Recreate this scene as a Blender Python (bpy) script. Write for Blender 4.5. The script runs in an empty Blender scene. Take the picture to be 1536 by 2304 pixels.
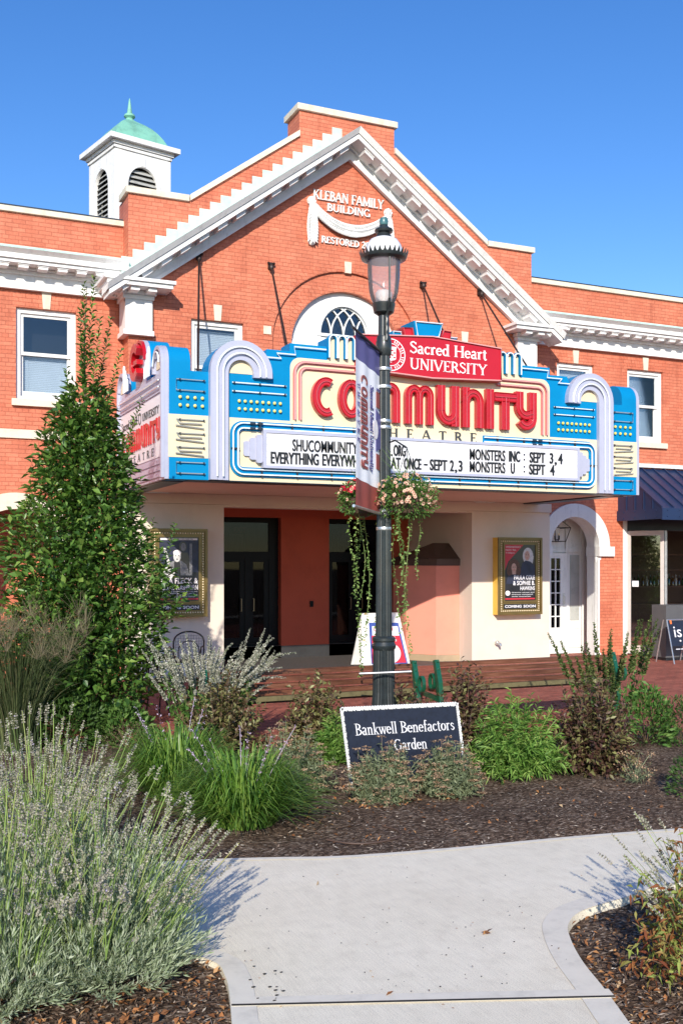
import bpy, math, random
import numpy as np
from mathutils import Matrix, Vector
from mathutils.geometry import tessellate_polygon
R = math.radians
random.seed(7); rng = np.random.default_rng(7)
sc = bpy.context.scene
COL = sc.collection
# ------------------------------------------------------------------ camera, world, sun
H = 1.9; YAW = R(24.35); CA, SA = math.cos(YAW), math.sin(YAW); F = 2300.0
cam = bpy.data.objects.new("camera", bpy.data.cameras.new("camera")); COL.objects.link(cam)
cam.location = (0, 0, H); cam.rotation_euler = (R(90), 0, -YAW)
cam.data.sensor_fit = 'VERTICAL'; cam.data.sensor_height = 36; cam.data.sensor_width = 24
cam.data.lens = F / 2304 * 36; cam.data.shift_y = 116 / 2304; cam.data.clip_end = 3000; cam.data.clip_start = .05
sc.camera = cam
SUN_AZ, SUN_EL = R(27.25), R(24.6)          # light travels towards +Y, turned to +X
w = bpy.data.worlds.new("World"); sc.world = w; w.use_nodes = True
nt = w.node_tree; sky = nt.nodes.new('ShaderNodeTexSky'); sky.sky_type = 'NISHITA'; sky.sun_disc = False
sky.sun_elevation = SUN_EL; sky.sun_rotation = R(180) + SUN_AZ
sky.air_density = 1.0; sky.dust_density = 0.15; sky.ozone_density = 3.0; sky.altitude = 0
bg = nt.nodes['Background']; bg.inputs[1].default_value = 0.125
hs_ = nt.nodes.new('ShaderNodeHueSaturation'); hs_.inputs['Saturation'].default_value = 1.27; hs_.inputs['Hue'].default_value = .511; hs_.inputs['Value'].default_value = 1.32
nt.links.new(sky.outputs[0], hs_.inputs['Color']); nt.links.new(hs_.outputs[0], bg.inputs[0])
sl = bpy.data.lights.new("sun", 'SUN'); sl.energy = 4.9; sl.angle = R(0.53); sl.color = (1, .925, .80)
so = bpy.data.objects.new("sun", sl); COL.objects.link(so)
ldir = Vector((math.sin(SUN_AZ) * math.cos(SUN_EL), math.cos(SUN_AZ) * math.cos(SUN_EL), -math.sin(SUN_EL)))
so.rotation_euler = ldir.to_track_quat('-Z', 'Y').to_euler()
sc.view_settings.view_transform = 'Standard'; sc.view_settings.look = 'None'; sc.view_settings.exposure = 0.25
sc.view_settings.gamma = 1; sc.view_settings.use_curve_mapping = False
sc.render.engine = 'CYCLES'; sc.cycles.max_bounces = 6; sc.cycles.transparent_max_bounces = 12
# ------------------------------------------------------------------ measuring helpers (photo survey -> metres)
def P(u, v, Y):
    s = (u - 768) / F; t = Y / (CA - SA * s); return (t * (CA * s + SA), H + t * (1268 - v) / F)
def PP(txt, Y): return [P(*map(float, q.split(',')), Y) for q in txt.split()]
def G(u, v, z=0.):
    t = F * (H - z) / (v - 1268); s = (u - 768) / F; return (t * (CA * s + SA), t * (CA - SA * s))
def D(u, d): s = (u - 768) / F; return (d * (CA * s + SA), d * (CA - SA * s))
def ZD(v, d): return H + d * (1268 - v) / F
# ------------------------------------------------------------------ materials
def lin(*c): return tuple(((x / 255) / 12.92 if x <= 10 else (((x / 255) + .055) / 1.055) ** 2.4) for x in c) + (1,)
MATS = {}
class NT:
    def __init__(s, name):
        s.m = bpy.data.materials.new(name); s.m.use_nodes = True; s.t = s.m.node_tree
        s.b = s.t.nodes['Principled BSDF']; s.o = s.t.nodes['Material Output']; MATS[name] = s.m
    def n(s, typ, **kw):
        x = s.t.nodes.new('ShaderNode' + typ)
        for k, v in kw.items():
            if k.startswith('i_'): x.inputs[k[2:].replace('_', ' ')].default_value = v
            elif k.startswith('n_'): x.inputs[int(k[2:])].default_value = v
            else: setattr(x, k, v)
        return x
    def l(s, a, b): s.t.links.new(a, b)
    def pos(s): return s.n('NewGeometry').outputs['Position']
    def noise(s, scale, vec=None, detail=4, rough=.6):
        x = s.n('TexNoise', i_Scale=scale, i_Detail=detail, i_Roughness=rough); s.l(vec or s.pos(), x.inputs['Vector']); return x.outputs[0]
    def ramp(s, fac, stops):
        x = s.n('ValToRGB'); e = x.color_ramp.elements
        while len(e) < len(stops): e.new(.5)
        for i, (p, c) in enumerate(stops): e[i].position = p; e[i].color = c if len(c) == 4 else (*c, 1)
        s.l(fac, x.inputs[0]); return x.outputs[0]
    def mix(s, fac, a, b, mode='MIX'):
        x = s.n('Mix', data_type='RGBA', blend_type=mode)
        for sock, v in ((x.inputs[0], fac), (x.inputs[6], a), (x.inputs[7], b)):
            if hasattr(v, 'links'): s.l(v, sock)
            else: sock.default_value = v
        return x.outputs[2]
    def math(s, op, a, b=None):
        x = s.n('Math', operation=op)
        for i, v in enumerate((a, b)):
            if v is None: continue
            if hasattr(v, 'links'): s.l(v, x.inputs[i])
            else: x.inputs[i].default_value = v
        return x.outputs[0]
    def bump(s, h, strength=.3, dist=.01):
        x = s.n('Bump', i_Strength=strength, i_Distance=dist); s.l(h, x.inputs['Height']); s.l(x.outputs[0], s.b.inputs['Normal']); return x
    def col(s, c):
        if hasattr(c, 'links'): s.l(c, s.b.inputs['Base Color'])
        else: s.b.inputs['Base Color'].default_value = c if len(c) == 4 else (*c, 1)
    def set(s, rough=.5, metal=0., spec=.5, coat=0.):
        s.b.inputs['Roughness'].default_value = rough; s.b.inputs['Metallic'].default_value = metal
        s.b.inputs['Specular IOR Level'].default_value = spec; s.b.inputs['Coat Weight'].default_value = coat; return s
def mat(name, c, rough=.5, metal=0., spec=.5, coat=0., var=.12, vs=3.0, bs=0., bd=.004, bsc=60.):
    m = NT(name); c = c if len(c) == 4 else (*c, 1)
    if var:
        n = m.noise(vs, detail=6, rough=.7)
        dk = tuple(x * (1 - 2.2 * var) for x in c[:3]) + (1,); lt = tuple(min(1, x * (1 + var * .8)) for x in c[:3]) + (1,)
        m.col(m.ramp(n, [(.25, dk), (.5, c), (.8, lt)]))
    else: m.col(c)
    if bs: m.bump(m.noise(bsc), bs, bd)
    m.set(rough, metal, spec, coat); return m.m
def brick_mat(name, c1, c2, mort, bw=.205, rh=.0655, ms=.0075, floor=False, rough=.65):
    m = NT(name); g = m.n('NewGeometry'); sp = m.n('SeparateXYZ'); m.l(g.outputs['Position'], sp.inputs[0])
    cb = m.n('CombineXYZ')
    if floor: m.l(sp.outputs[0], cb.inputs[0]); m.l(sp.outputs[1], cb.inputs[1])
    else:
        sn = m.n('SeparateXYZ'); m.l(g.outputs['Normal'], sn.inputs[0])
        k = m.math('GREATER_THAN', m.math('ABSOLUTE', sn.outputs[0]), .6)
        a = m.math('MULTIPLY', sp.outputs[1], k); b = m.math('MULTIPLY', sp.outputs[0], m.math('SUBTRACT', 1., k))
        m.l(m.math('ADD', a, b), cb.inputs[0]); m.l(sp.outputs[2], cb.inputs[1])
    # slight waviness so that courses are hand laid
    wn = m.n('TexNoise', i_Scale=3.5, i_Detail=2); m.l(cb.outputs[0], wn.inputs['Vector'])
    wv = m.n('VectorMath', operation='SCALE'); wv.inputs['Scale'].default_value = .012; m.l(wn.outputs[1], wv.inputs[0])
    ad = m.n('VectorMath', operation='ADD'); m.l(cb.outputs[0], ad.inputs[0]); m.l(wv.outputs[0], ad.inputs[1])
    br = m.n('TexBrick', i_Scale=1., offset=.5, squash=.5, squash_frequency=6); br.inputs['Brick Width'].default_value = bw; br.inputs['Row Height'].default_value = rh
    br.inputs['Mortar Size'].default_value = ms; br.inputs['Mortar Smooth'].default_value = .3; br.inputs['Bias'].default_value = -.1
    br.inputs['Color1'].default_value = c1; br.inputs['Color2'].default_value = c2; br.inputs['Mortar'].default_value = mort
    m.l(ad.outputs[0], br.inputs['Vector'])
    n1 = m.noise(2.3, detail=7, rough=.7); n2 = m.noise(38., detail=3)
    c = m.mix(1., br.outputs[0], m.ramp(n1, [(.3, (.84, .82, .82)), (.52, (1, 1, 1)), (.72, (1.08, 1.1, 1.12))]), 'MULTIPLY')
    if not floor:
        mp = m.n('Mapping'); mp.inputs['Scale'].default_value = (5.5, 5.5, .35); m.l(g.outputs['Position'], mp.inputs[0]); st_ = m.noise(1., mp.outputs[0], 6, .7)
        c = m.mix(1., c, m.ramp(st_, [(.30, (.80, .76, .75)), (.45, (1, 1, 1)), (.74, (1.06, 1.10, 1.13))]), 'MULTIPLY')
        pt_ = m.noise(.55, detail=3); c = m.mix(1., c, m.ramp(pt_, [(.35, (.93, .90, .90)), (.65, (1.05, 1.1, 1.12))]), 'MULTIPLY')
    c = m.mix(1., c, m.ramp(n2, [(.3, (.9, .88, .88)), (.6, (1.05, 1.05, 1.05))]), 'MULTIPLY')
    m.col(c)
    h = m.math('ADD', m.math('MULTIPLY', br.outputs['Fac'], -1.), m.math('MULTIPLY', n2, .5)); m.bump(h, .7, .008)
    m.set(rough, spec=.35); return m.m
BRICK = brick_mat('painted_brick', (.62, .20, .112, 1), (.54, .15, .08, 1), (.47, .128, .07, 1), ms=.0055)
PAVER = brick_mat('brick_paver', lin(172, 100, 82), lin(140, 76, 62), lin(96, 70, 60), bw=.2, rh=.1, ms=.006, floor=True, rough=.75)
def white_paint():
    m = NT('white_paint'); mp = m.n('Mapping'); mp.inputs['Scale'].default_value = (7, 7, .8); m.l(m.pos(), mp.inputs[0]); a = m.noise(1., mp.outputs[0], 7, .75); b = m.noise(14., detail=6, rough=.75)
    c = m.ramp(a, [(.28, (.60, .60, .585)), (.46, (.77, .77, .76)), (.8, (.82, .82, .81))]); m.col(m.mix(1., c, m.ramp(b, [(.30, (.86, .855, .85)), (.46, (1, 1, 1))]), 'MULTIPLY')); m.bump(m.noise(40.), .12, .004); m.set(.5); return m.m
WHITE = white_paint()
WHITE2 = mat('white_trim', (.72, .72, .71), .5, var=.08, vs=6, bs=.15, bsc=30)
STONE = mat('limestone', (.68, .61, .49), .8, var=.14, vs=5, bs=.3, bsc=90)
VERD = mat('verdigris_copper', (.44, .62, .56), .7, var=.12, vs=4)
COPPER = mat('patina_copper', (.20, .47, .36), .55, var=.2, vs=3.2)
BLUE = mat('blue_enamel', (.002, .215, .47), .5, spec=.08, coat=.0, var=.06, vs=2)
CREAM = mat('cream_enamel', (.74, .635, .43), .45, coat=.05, var=.04, vs=2)
SILVER = mat('silver_trim', (.47, .48, .60), .38, metal=.2, var=.05, vs=3)
REDE = mat('red_enamel', (.46, .008, .016), .3, coat=.25, var=.1, vs=4)
REDS = mat('red_sign', (.47, .008, .022), .4, var=.05, vs=2)
NEON = mat('neon_tube', (.80, .88, .92), .12, coat=.6, var=0)
NEONR = mat('neon_red_tube', (.50, .07, .08), .2, coat=.6, var=0)
NEONP = mat('neon_pink_tube', (.72, .36, .34), .2, coat=.5, var=0)
PINKB = mat('pink_border', (.58, .19, .18), .4, var=.05)
BULB = mat('yellow_bulb', (.83, .68, .12), .25, coat=.5, var=0)
GOLDB = mat('warm_bulb', (.95, .80, .55), .2, coat=.6, var=0)
LBOARD = mat('letter_board_white', (.74, .74, .78), .35, var=.03)
BLK = mat('black_letter', (.014, .016, .02), .45, var=0)
DGREY = mat('dark_lettering', (.045, .05, .055), .5, var=0)
STEEL = mat('dark_steel', (.035, .045, .06), .4, metal=.3, var=.15)
IRON = mat('rod_iron', (.035, .022, .02), .5, metal=.4, var=.2, vs=14)
LAMPM = mat('lamp_paint', (.022, .028, .030), .38, coat=.2, var=.25, vs=9, bs=.15, bsc=120)
GREENM = mat('green_casting', (.008, .085, .042), .3, coat=.3, var=.2, vs=18)
ALU = mat('galvanised_band', (.62, .63, .64), .35, metal=.8, var=.12, vs=20)
STUC = mat('cream_stucco', (.70, .615, .525), .85, var=.05, vs=1.3, bs=.25, bd=.003, bsc=180)
SOFF = mat('soffit_plaster', (.72, .60, .50), .85, var=.05, vs=1.5, bs=.15, bsc=120)
REDW = mat('red_stucco', (.50, .095, .05), .85, var=.08, vs=1.5, bs=.3, bd=.003, bsc=160)
SALM = mat('salmon_stucco', (.80, .29, .21), .85, var=.05, vs=1.5, bs=.25, bd=.003, bsc=160)
BROWNR = mat('brown_capping', (.085, .05, .035), .6, var=.15)
TANB = mat('tan_base', (.38, .28, .18), .6, var=.12)
BLACKF = mat('black_door_frame', (.006, .006, .007), .4, spec=.15, var=.2, vs=8)
GOLD = mat('brass_frame', (.21, .15, .055), .34, metal=.5, var=.12, vs=9)
GOLDSUN = mat('sunlit_brass_side', (.72, .44, .06), .5, var=.06)  # brass with sunlight put into the colour, for the lit case side
NAVY = mat('navy_metal', (.014, .03, .085), .42, metal=.1, var=.08, vs=4)
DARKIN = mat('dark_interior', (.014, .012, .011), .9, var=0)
SHELF = mat('shelf_wood', (.10, .06, .035), .6, var=.2)
BLIND = mat('window_blind', (.80, .82, .83), .6, var=.04)
GREYP = mat('grey_panel', (.095, .095, .10), .5, var=.12)
BOARDB = mat('chalkboard_navy', (.012, .017, .035), .5, var=.3, vs=24)
POSTB = mat('poster_black', (.02, .02, .026), .3, coat=.3, var=.3, vs=6)
POSTG = mat('poster_grey', (.22, .22, .23), .4, var=.45, vs=30)
POSTL = mat('poster_light', (.62, .61, .60), .4, var=.2, vs=30)
SKINP = mat('poster_skin', (.58, .36, .27), .4, var=.2, vs=26)
HAIRB = mat('poster_brown_hair', (.12, .06, .035), .5, var=.5, vs=60)
POSTN = mat('poster_navy', (.03, .035, .065), .4, var=.3, vs=12)
CRIM = mat('crimson_print', (.55, .03, .05), .4, var=.05)
PURP = mat('banner_purple', (.11, .10, .27), .6, var=.1, vs=5)
BANW = mat('banner_white', (.90, .90, .95), .6, var=.05, vs=5)
MAROON = mat('banner_maroon', (.30, .07, .06), .6, var=.1, vs=5)
PALEI = mat('pale_seal', (.86, .80, .80), .5, var=0)
SCREENB = mat('print_blue', (.05, .09, .36), .4, var=.2, vs=40)
TAPE = mat('orange_tape', (.75, .18, .04), .6, var=0)
def wood_mat():
    m = NT('bench_wood'); mp = m.n('Mapping'); mp.inputs['Scale'].default_value = (1.2, 26, 26); m.l(m.pos(), mp.inputs[0])
    n = m.noise(3., mp.outputs[0], 8, .65); n2 = m.noise(1.7)
    c = m.ramp(n, [(.28, (.065, .022, .011)), (.5, (.14, .05, .026)), (.72, (.25, .115, .07))])
    m.col(m.mix(1., c, m.ramp(n2, [(.35, (.7, .7, .7)), (.6, (1.1, 1.1, 1.1))]), 'MULTIPLY')); m.bump(n, .25, .003); m.set(.42, spec=.5); return m.m
WOOD = wood_mat()
MOSS = mat('mossy_rail', (.13, .11, .05), .8, var=.3, vs=14)
def glass_mat(name, tint, refl=.9, rough=.02, k=1.6):
    m = NT(name); t = m.t; tr = m.n('BsdfTransparent'); tr.inputs[0].default_value = tint
    gl = m.n('BsdfGlossy'); gl.inputs['Roughness'].default_value = rough; gl.inputs[0].default_value = (refl, refl, refl, 1)
    fr = m.n('Fresnel', i_IOR=1.5); mx = m.n('MixShader'); m.l(m.math('MULTIPLY', fr.outputs[0], k), mx.inputs[0])
    m.l(tr.outputs[0], mx.inputs[1]); m.l(gl.outputs[0], mx.inputs[2]); m.l(mx.outputs[0], m.o.inputs[0]); return m.m
WGLASS = glass_mat('window_glass', (.80, .84, .88, 1))
DGLASS = glass_mat('door_glass', (.35, .36, .38, 1), k=.45)
CGLASS = glass_mat('clear_glass', (.9, .93, .93, 1), k=2.4)
def lantern_glass():
    m = NT('lantern_glass'); tr = m.n('BsdfTransparent'); tr.inputs[0].default_value = (.96, .93, .95, 1); df = m.n('BsdfDiffuse'); df.inputs[0].default_value = (.85, .80, .84, 1); tl = m.n('BsdfTranslucent'); tl.inputs[0].default_value = (.85, .80, .84, 1)
    gl = m.n('BsdfGlossy'); gl.inputs['Roughness'].default_value = .08; a = m.n('MixShader'); a.inputs[0].default_value = .5; m.l(df.outputs[0], a.inputs[1]); m.l(tl.outputs[0], a.inputs[2])
    b = m.n('MixShader'); b.inputs[0].default_value = .24; m.l(tr.outputs[0], b.inputs[1]); m.l(a.outputs[0], b.inputs[2]); fr = m.n('Fresnel', i_IOR=1.3); c = m.n('MixShader'); m.l(fr.outputs[0], c.inputs[0]); m.l(b.outputs[0], c.inputs[1]); m.l(gl.outputs[0], c.inputs[2]); m.l(c.outputs[0], m.o.inputs[0]); return m.m
LGLASS = lantern_glass()
def concrete():
    m = NT('path_concrete'); mp = m.n('Mapping'); mp.inputs['Rotation'].default_value = (0, 0, -YAW); mp.inputs['Scale'].default_value = (160, 5, 30); m.l(m.pos(), mp.inputs[0])
    br = m.noise(1., mp.outputs[0], 3, .6); n1 = m.noise(1.1, detail=7, rough=.65); n2 = m.noise(210., detail=2); n3 = m.noise(9., detail=5)
    c = m.ramp(n1, [(.3, (.745, .68, .55)), (.5, (.79, .725, .59)), (.7, (.83, .765, .63))])
    c = m.mix(1., c, m.ramp(n2, [(.32, (.70, .70, .70)), (.48, (1, 1, 1)), (.7, (1.14, 1.14, 1.14))]), 'MULTIPLY')
    c = m.mix(1., c, m.ramp(n3, [(.28, (.91, .905, .90)), (.5, (1, 1, 1)), (.75, (1.05, 1.05, 1.05))]), 'MULTIPLY')
    m.col(m.mix(1., c, m.ramp(br, [(.3, (.90, .90, .90)), (.7, (1.06, 1.06, 1.06))]), 'MULTIPLY'))
    m.bump(m.math('ADD', m.math('MULTIPLY', br, .6), m.math('MULTIPLY', n2, .7)), .35, .004); m.set(.85, spec=.3); return m.m
CONC = concrete()
KERB = mat('smooth_concrete', (.72, .67, .575), .8, var=.1, vs=7, bs=.2, bsc=150)
JOINT = mat('expansion_joint', (.025, .022, .02), .9, var=.3, vs=60)
def mulch_m():
    m = NT('mulch'); v = m.n('TexVoronoi', i_Scale=42., feature='F1'); mp = m.n('Mapping'); mp.inputs['Scale'].default_value = (1, 1.9, 1); m.l(m.pos(), mp.inputs[0]); m.l(mp.outputs[0], v.inputs['Vector'])
    sp = m.n('SeparateColor'); m.l(v.outputs['Color'], sp.inputs[0]); n = m.noise(1.6, detail=5); n2 = m.noise(90., detail=4)
    c = m.ramp(sp.outputs[0], [(.0, (.03, .018, .012)), (.5, (.125, .08, .055)), (.82, (.23, .16, .115)), (1., (.42, .34, .27))])
    c = m.mix(1., c, m.ramp(n, [(.3, (.75, .72, .7)), (.6, (1.1, 1.08, 1.05)), (.8, (1.5, 1.4, 1.25))]), 'MULTIPLY')
    m.col(m.mix(1., c, m.ramp(n2, [(.3, (.5, .5, .5)), (.7, (1.3, 1.3, 1.3))]), 'MULTIPLY'))
    m.bump(m.math('ADD', sp.outputs[1], n2), 1., .02); m.set(.95, spec=.2); return m.m
MULCH = mulch_m()
def island_mat(name, stops, rough=.6, transl=0., spec=.3, zramp=None):
    m = NT(name); g = m.n('NewGeometry'); c = m.ramp(g.outputs['Random Per Island'], stops); m.col(c); m.set(rough, spec=spec)
    if transl:
        tb = m.n('BsdfTranslucent'); m.l(m.mix(1., c, (1.5, 1.6, .7, 1), 'MULTIPLY'), tb.inputs[0]); mx = m.n('MixShader'); mx.inputs[0].default_value = transl
        m.l(m.b.outputs[0], mx.inputs[1]); m.l(tb.outputs[0], mx.inputs[2]); m.l(mx.outputs[0], m.o.inputs[0])
    return m.m
L_TREE = island_mat('glossy_green_leaf', [(0, (.032, .08, .017)), (.45, (.07, .155, .03)), (.82, (.14, .26, .05)), (1, (.24, .35, .08))], .36, .25, .55)
L_LAV = island_mat('lavender_leaf', [(0, (.17, .225, .115)), (.5, (.32, .385, .25)), (1, (.47, .52, .40))], .7, .15)
L_LAVS = island_mat('lavender_stem', [(0, (.17, .27, .07)), (.6, (.25, .37, .10)), (.97, (.32, .36, .13)), (1, (.55, .42, .08))], .7, .2)
L_SPIKE = island_mat('dry_lavender_spike', [(0, (.22, .205, .165)), (.5, (.34, .32, .26)), (.93, (.44, .42, .35)), (1, (.36, .31, .48))], .85, .1)
L_LIR = island_mat('strap_leaf', [(0, (.05, .12, .02)), (.5, (.13, .26, .04)), (1, (.26, .38, .08))], .4, .3, .5)
L_PURP = island_mat('purple_floret', [(0, (.40, .28, .46)), (1, (.58, .48, .62))], .7, .2)
L_WSP = island_mat('grey_white_floret', [(0, (.20, .21, .15)), (.6, (.38, .375, .31)), (1, (.54, .52, .46))], .85, .1)
L_AGA = island_mat('herb_leaf', [(0, (.04, .10, .02)), (.6, (.09, .19, .04)), (1, (.17, .27, .07))], .55, .25)
L_WEI = island_mat('bronze_green_leaf', [(0, (.07, .045, .025)), (.3, (.13, .08, .04)), (.6, (.17, .16, .06)), (1, (.27, .28, .10))], .45, .2, .45)
L_WEID = island_mat('purple_bronze_leaf', [(0, (.06, .025, .025)), (.4, (.11, .055, .04)), (.75, (.14, .12, .05)), (1, (.24, .25, .09))], .45, .2, .45)
L_YAR = island_mat('feathery_leaf', [(0, (.10, .13, .07)), (.6, (.19, .23, .13)), (1, (.28, .31, .19))], .75, .2)
L_YARF = island_mat('tan_flower_head', [(0, (.26, .15, .085)), (.6, (.40, .26, .16)), (1, (.50, .37, .25))], .9)
L_AMS = island_mat('bright_lance_leaf', [(0, (.07, .16, .03)), (.6, (.17, .32, .06)), (1, (.30, .42, .11))], .5, .3)
L_DSP = island_mat('dark_seed_spike', [(0, (.03, .05, .012)), (.6, (.07, .11, .025)), (1, (.18, .21, .07))], .7, .15)
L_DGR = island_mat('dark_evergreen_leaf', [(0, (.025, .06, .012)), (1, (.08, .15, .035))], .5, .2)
L_GRS = island_mat('dark_grass_blade', [(0, (.035, .055, .022)), (.7, (.08, .11, .04)), (1, (.16, .16, .08))], .6, .2)
L_GPL = island_mat('grass_plume', [(0, (.14, .12, .075)), (1, (.28, .23, .15))], .9, .2)
L_RED = island_mat('autumn_nandina_leaf', [(0, (.16, .045, .025)), (.25, (.30, .11, .045)), (.42, (.34, .22, .08)), (.6, (.24, .28, .08)), (.85, (.33, .40, .10)), (1, (.18, .25, .07))], .5, .3)
L_FALL = island_mat('fallen_leaf', [(0, (.10, .045, .02)), (.3, (.22, .09, .035)), (.65, (.38, .16, .06)), (.9, (.48, .25, .10)), (1, (.55, .40, .24))], .7, .15)
L_CHIP = island_mat('mulch_chip', [(0, (.035, .02, .013)), (.4, (.135, .085, .058)), (.75, (.27, .195, .145)), (1, (.55, .47, .38))], .95)
L_PETU = island_mat('pale_pink_petal', [(0, (.72, .36, .28)), (.6, (.86, .55, .42)), (1, (.90, .68, .55))], .6, .3)
L_REDF = island_mat('red_petal', [(0, (.45, .01, .03)), (1, (.70, .04, .08))], .5, .25)
L_EYE = mat('dark_flower_eye', (.12, .02, .01), .7, var=0)
L_VINE = island_mat('vine_leaf', [(0, (.10, .19, .05)), (.6, (.22, .34, .10)), (.93, (.34, .44, .16)), (1, (.55, .36, .12))], .5, .3)
BARK = mat('bark', (.13, .095, .07), .9, var=.3, vs=20, bs=.5, bsc=60)
TWIG = mat('twig', (.15, .095, .06), .9, var=.25, vs=20)
# ------------------------------------------------------------------ mesh builder
def props(o, label=None, cat=None, group=None, kind=None):
    for k, v in (('label', label), ('category', cat), ('group', group), ('kind', kind)):
        if v: o[k] = v
    return o
def empty(name, loc=(0, 0, 0), label=None, cat=None, group=None, rz=0.):
    o = bpy.data.objects.new(name, None); COL.objects.link(o); o.location = loc; o.rotation_euler = (0, 0, rz); o.empty_display_size = .1
    return props(o, label, cat, group)
class MB:
    def __init__(s, M=None): s.v = []; s.f = []; s.M = M or Matrix(); s.k = 0
    def add(s, vs, fs):
        b = len(s.v); M = s.M; s.v.extend(tuple(M @ Vector(p)) for p in vs); s.f.extend(tuple(b + i for i in f) for f in fs); return s
    def box(s, x0, x1, y0, y1, z0, z1):
        return s.add([(x0, y0, z0), (x1, y0, z0), (x1, y1, z0), (x0, y1, z0), (x0, y0, z1), (x1, y0, z1), (x1, y1, z1), (x0, y1, z1)],
                     [(0, 1, 5, 4), (1, 2, 6, 5), (2, 3, 7, 6), (3, 0, 4, 7), (4, 5, 6, 7), (3, 2, 1, 0)])
    def plate(s, outer, y0, y1, holes=()):           # outline in (x,z), front y0, back y1
        loops = [list(outer)] + [list(h) for h in holes]; flat = [p for l in loops for p in l]; n = len(flat)
        tri = tessellate_polygon([[Vector((p[0], p[1], 0)) for p in l] for l in loops])
        vs = [(p[0], y0, p[1]) for p in flat] + [(p[0], y1, p[1]) for p in flat]; fs = []
        for t in tri:
            a, b, c = [flat[i] for i in t]; cr = (b[0] - a[0]) * (c[1] - a[1]) - (b[1] - a[1]) * (c[0] - a[0])
            if abs(cr) < 1e-12: continue
            if cr < 0: t = (t[0], t[2], t[1])
            fs.append(tuple(t)); fs.append((t[2] + n, t[1] + n, t[0] + n))
        b = 0
        for li, l in enumerate(loops):
            m = len(l); ar = sum(l[i][0] * l[(i + 1) % m][1] - l[(i + 1) % m][0] * l[i][1] for i in range(m))
            for i in range(m):
                i0, i1 = b + i, b + (i + 1) % m
                q = (i0, i0 + n, i1 + n, i1)
                if (ar < 0) != (li > 0): q = q[::-1]
                fs.append(q)
            b += m
        return s.add(vs, fs)
    def rect(s, x0, x1, z0, z1, y0, y1, holes=()): return s.plate([(x0, z0), (x1, z0), (x1, z1), (x0, z1)], y0, y1, holes)
    def ribbon(s, pts, w, y0, y1, closed=False):     # stroke with width(s) in the (x,z) plane
        n = len(pts); ws = w if isinstance(w, (list, tuple)) else [w] * n; L = []; Rr = []
        for i, p in enumerate(pts):
            a = pts[i - 1] if i or closed else p; c = pts[(i + 1) % n] if i < n - 1 or closed else p
            d1 = Vector((p[0] - a[0], p[1] - a[1])); d2 = Vector((c[0] - p[0], c[1] - p[1]))
            if d1.length < 1e-9: d1 = d2
            if d2.length < 1e-9: d2 = d1
            d1.normalize(); d2.normalize(); t = d1 + d2
            if t.length < .2: t = d1
            t.normalize(); nn = Vector((-t.y, t.x)); k = 1 / max(.5, nn.dot(Vector((-d1.y, d1.x)))); h = ws[i] / 2 * k
            L.append((p[0] + nn.x * h, p[1] + nn.y * h)); Rr.append((p[0] - nn.x * h, p[1] - nn.y * h))
        y0 -= s.k * .0004; s.k = (s.k + 1) % 7
        vs = [(x, y0, z) for x, z in L] + [(x, y0, z) for x, z in Rr] + [(x, y1, z) for x, z in L] + [(x, y1, z) for x, z in Rr]; fs = []
        for i in range(n if closed else n - 1):
            j = (i + 1) % n
            fs += [(i, n + i, n + j, j), (2 * n + i, i, j, 2 * n + j), (n + i, 3 * n + i, 3 * n + j, n + j), (2 * n + j, 3 * n + j, 3 * n + i, 2 * n + i)]
        if not closed: fs += [(0, 2 * n, 3 * n, n), (n - 1, 2 * n - 1, 4 * n - 1, 3 * n - 1)]
        return s.add(vs, fs)
    def tube(s, pts, r, n=6, closed=False, cap=True):
        pts = [Vector(p) for p in pts]; m = len(pts); rs = r if isinstance(r, (list, tuple)) else [r] * m; vs = []; fs = []; up = None
        for i, p in enumerate(pts):
            a = pts[i - 1] if i or closed else p; c = pts[(i + 1) % m] if i < m - 1 or closed else p
            t = (c - a); t = t.normalized() if t.length > 1e-9 else Vector((0, 0, 1))
            if up is None: up = Vector((0, 0, 1)) if abs(t.z) < .9 else Vector((0, 1, 0))
            x = t.cross(up); x = x.normalized() if x.length > 1e-6 else Vector((1, 0, 0)); y = x.cross(t); up = y
            for k in range(n): q = 2 * math.pi * k / n; vs.append(p + x * (rs[i] * math.cos(q)) + y * (rs[i] * math.sin(q)))
        for i in range(m if closed else m - 1):
            j = (i + 1) % m
            for k in range(n): l = (k + 1) % n; fs.append((i * n + k, i * n + l, j * n + l, j * n + k))
        if cap and not closed: fs += [tuple(range(n))[::-1], tuple(range((m - 1) * n, m * n))]
        return s.add(vs, fs)
    def lathe(s, prof, c=(0, 0, 0), n=24, flute=None):  # prof [(r,z)]
        vs = []; fs = []; m = len(prof)
        for r, z in prof:
            for k in range(n):
                q = 2 * math.pi * k / n; rr = r * (flute if flute and k % 2 else 1); vs.append((c[0] + rr * math.cos(q), c[1] + rr * math.sin(q), c[2] + z))
        for i in range(m - 1):
            for k in range(n): l = (k + 1) % n; fs.append((i * n + k, i * n + l, (i + 1) * n + l, (i + 1) * n + k))
        fs += [tuple(range(n))[::-1], tuple(range((m - 1) * n, m * n))]
        return s.add(vs, fs)
    def ball(s, c, r, n=8, sq=(1, 1, 1)):
        vs = []; fs = []; m = max(4, n // 2 + 1)
        for i in range(m + 1):
            a = math.pi * i / m
            for k in range(n): q = 2 * math.pi * k / n; vs.append((c[0] + r * sq[0] * math.sin(a) * math.cos(q), c[1] + r * sq[1] * math.sin(a) * math.sin(q), c[2] + r * sq[2] * math.cos(a)))
        for i in range(m):
            for k in range(n): l = (k + 1) % n; fs.append((i * n + k, (i + 1) * n + k, (i + 1) * n + l, i * n + l))
        return s.add(vs, fs)
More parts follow.
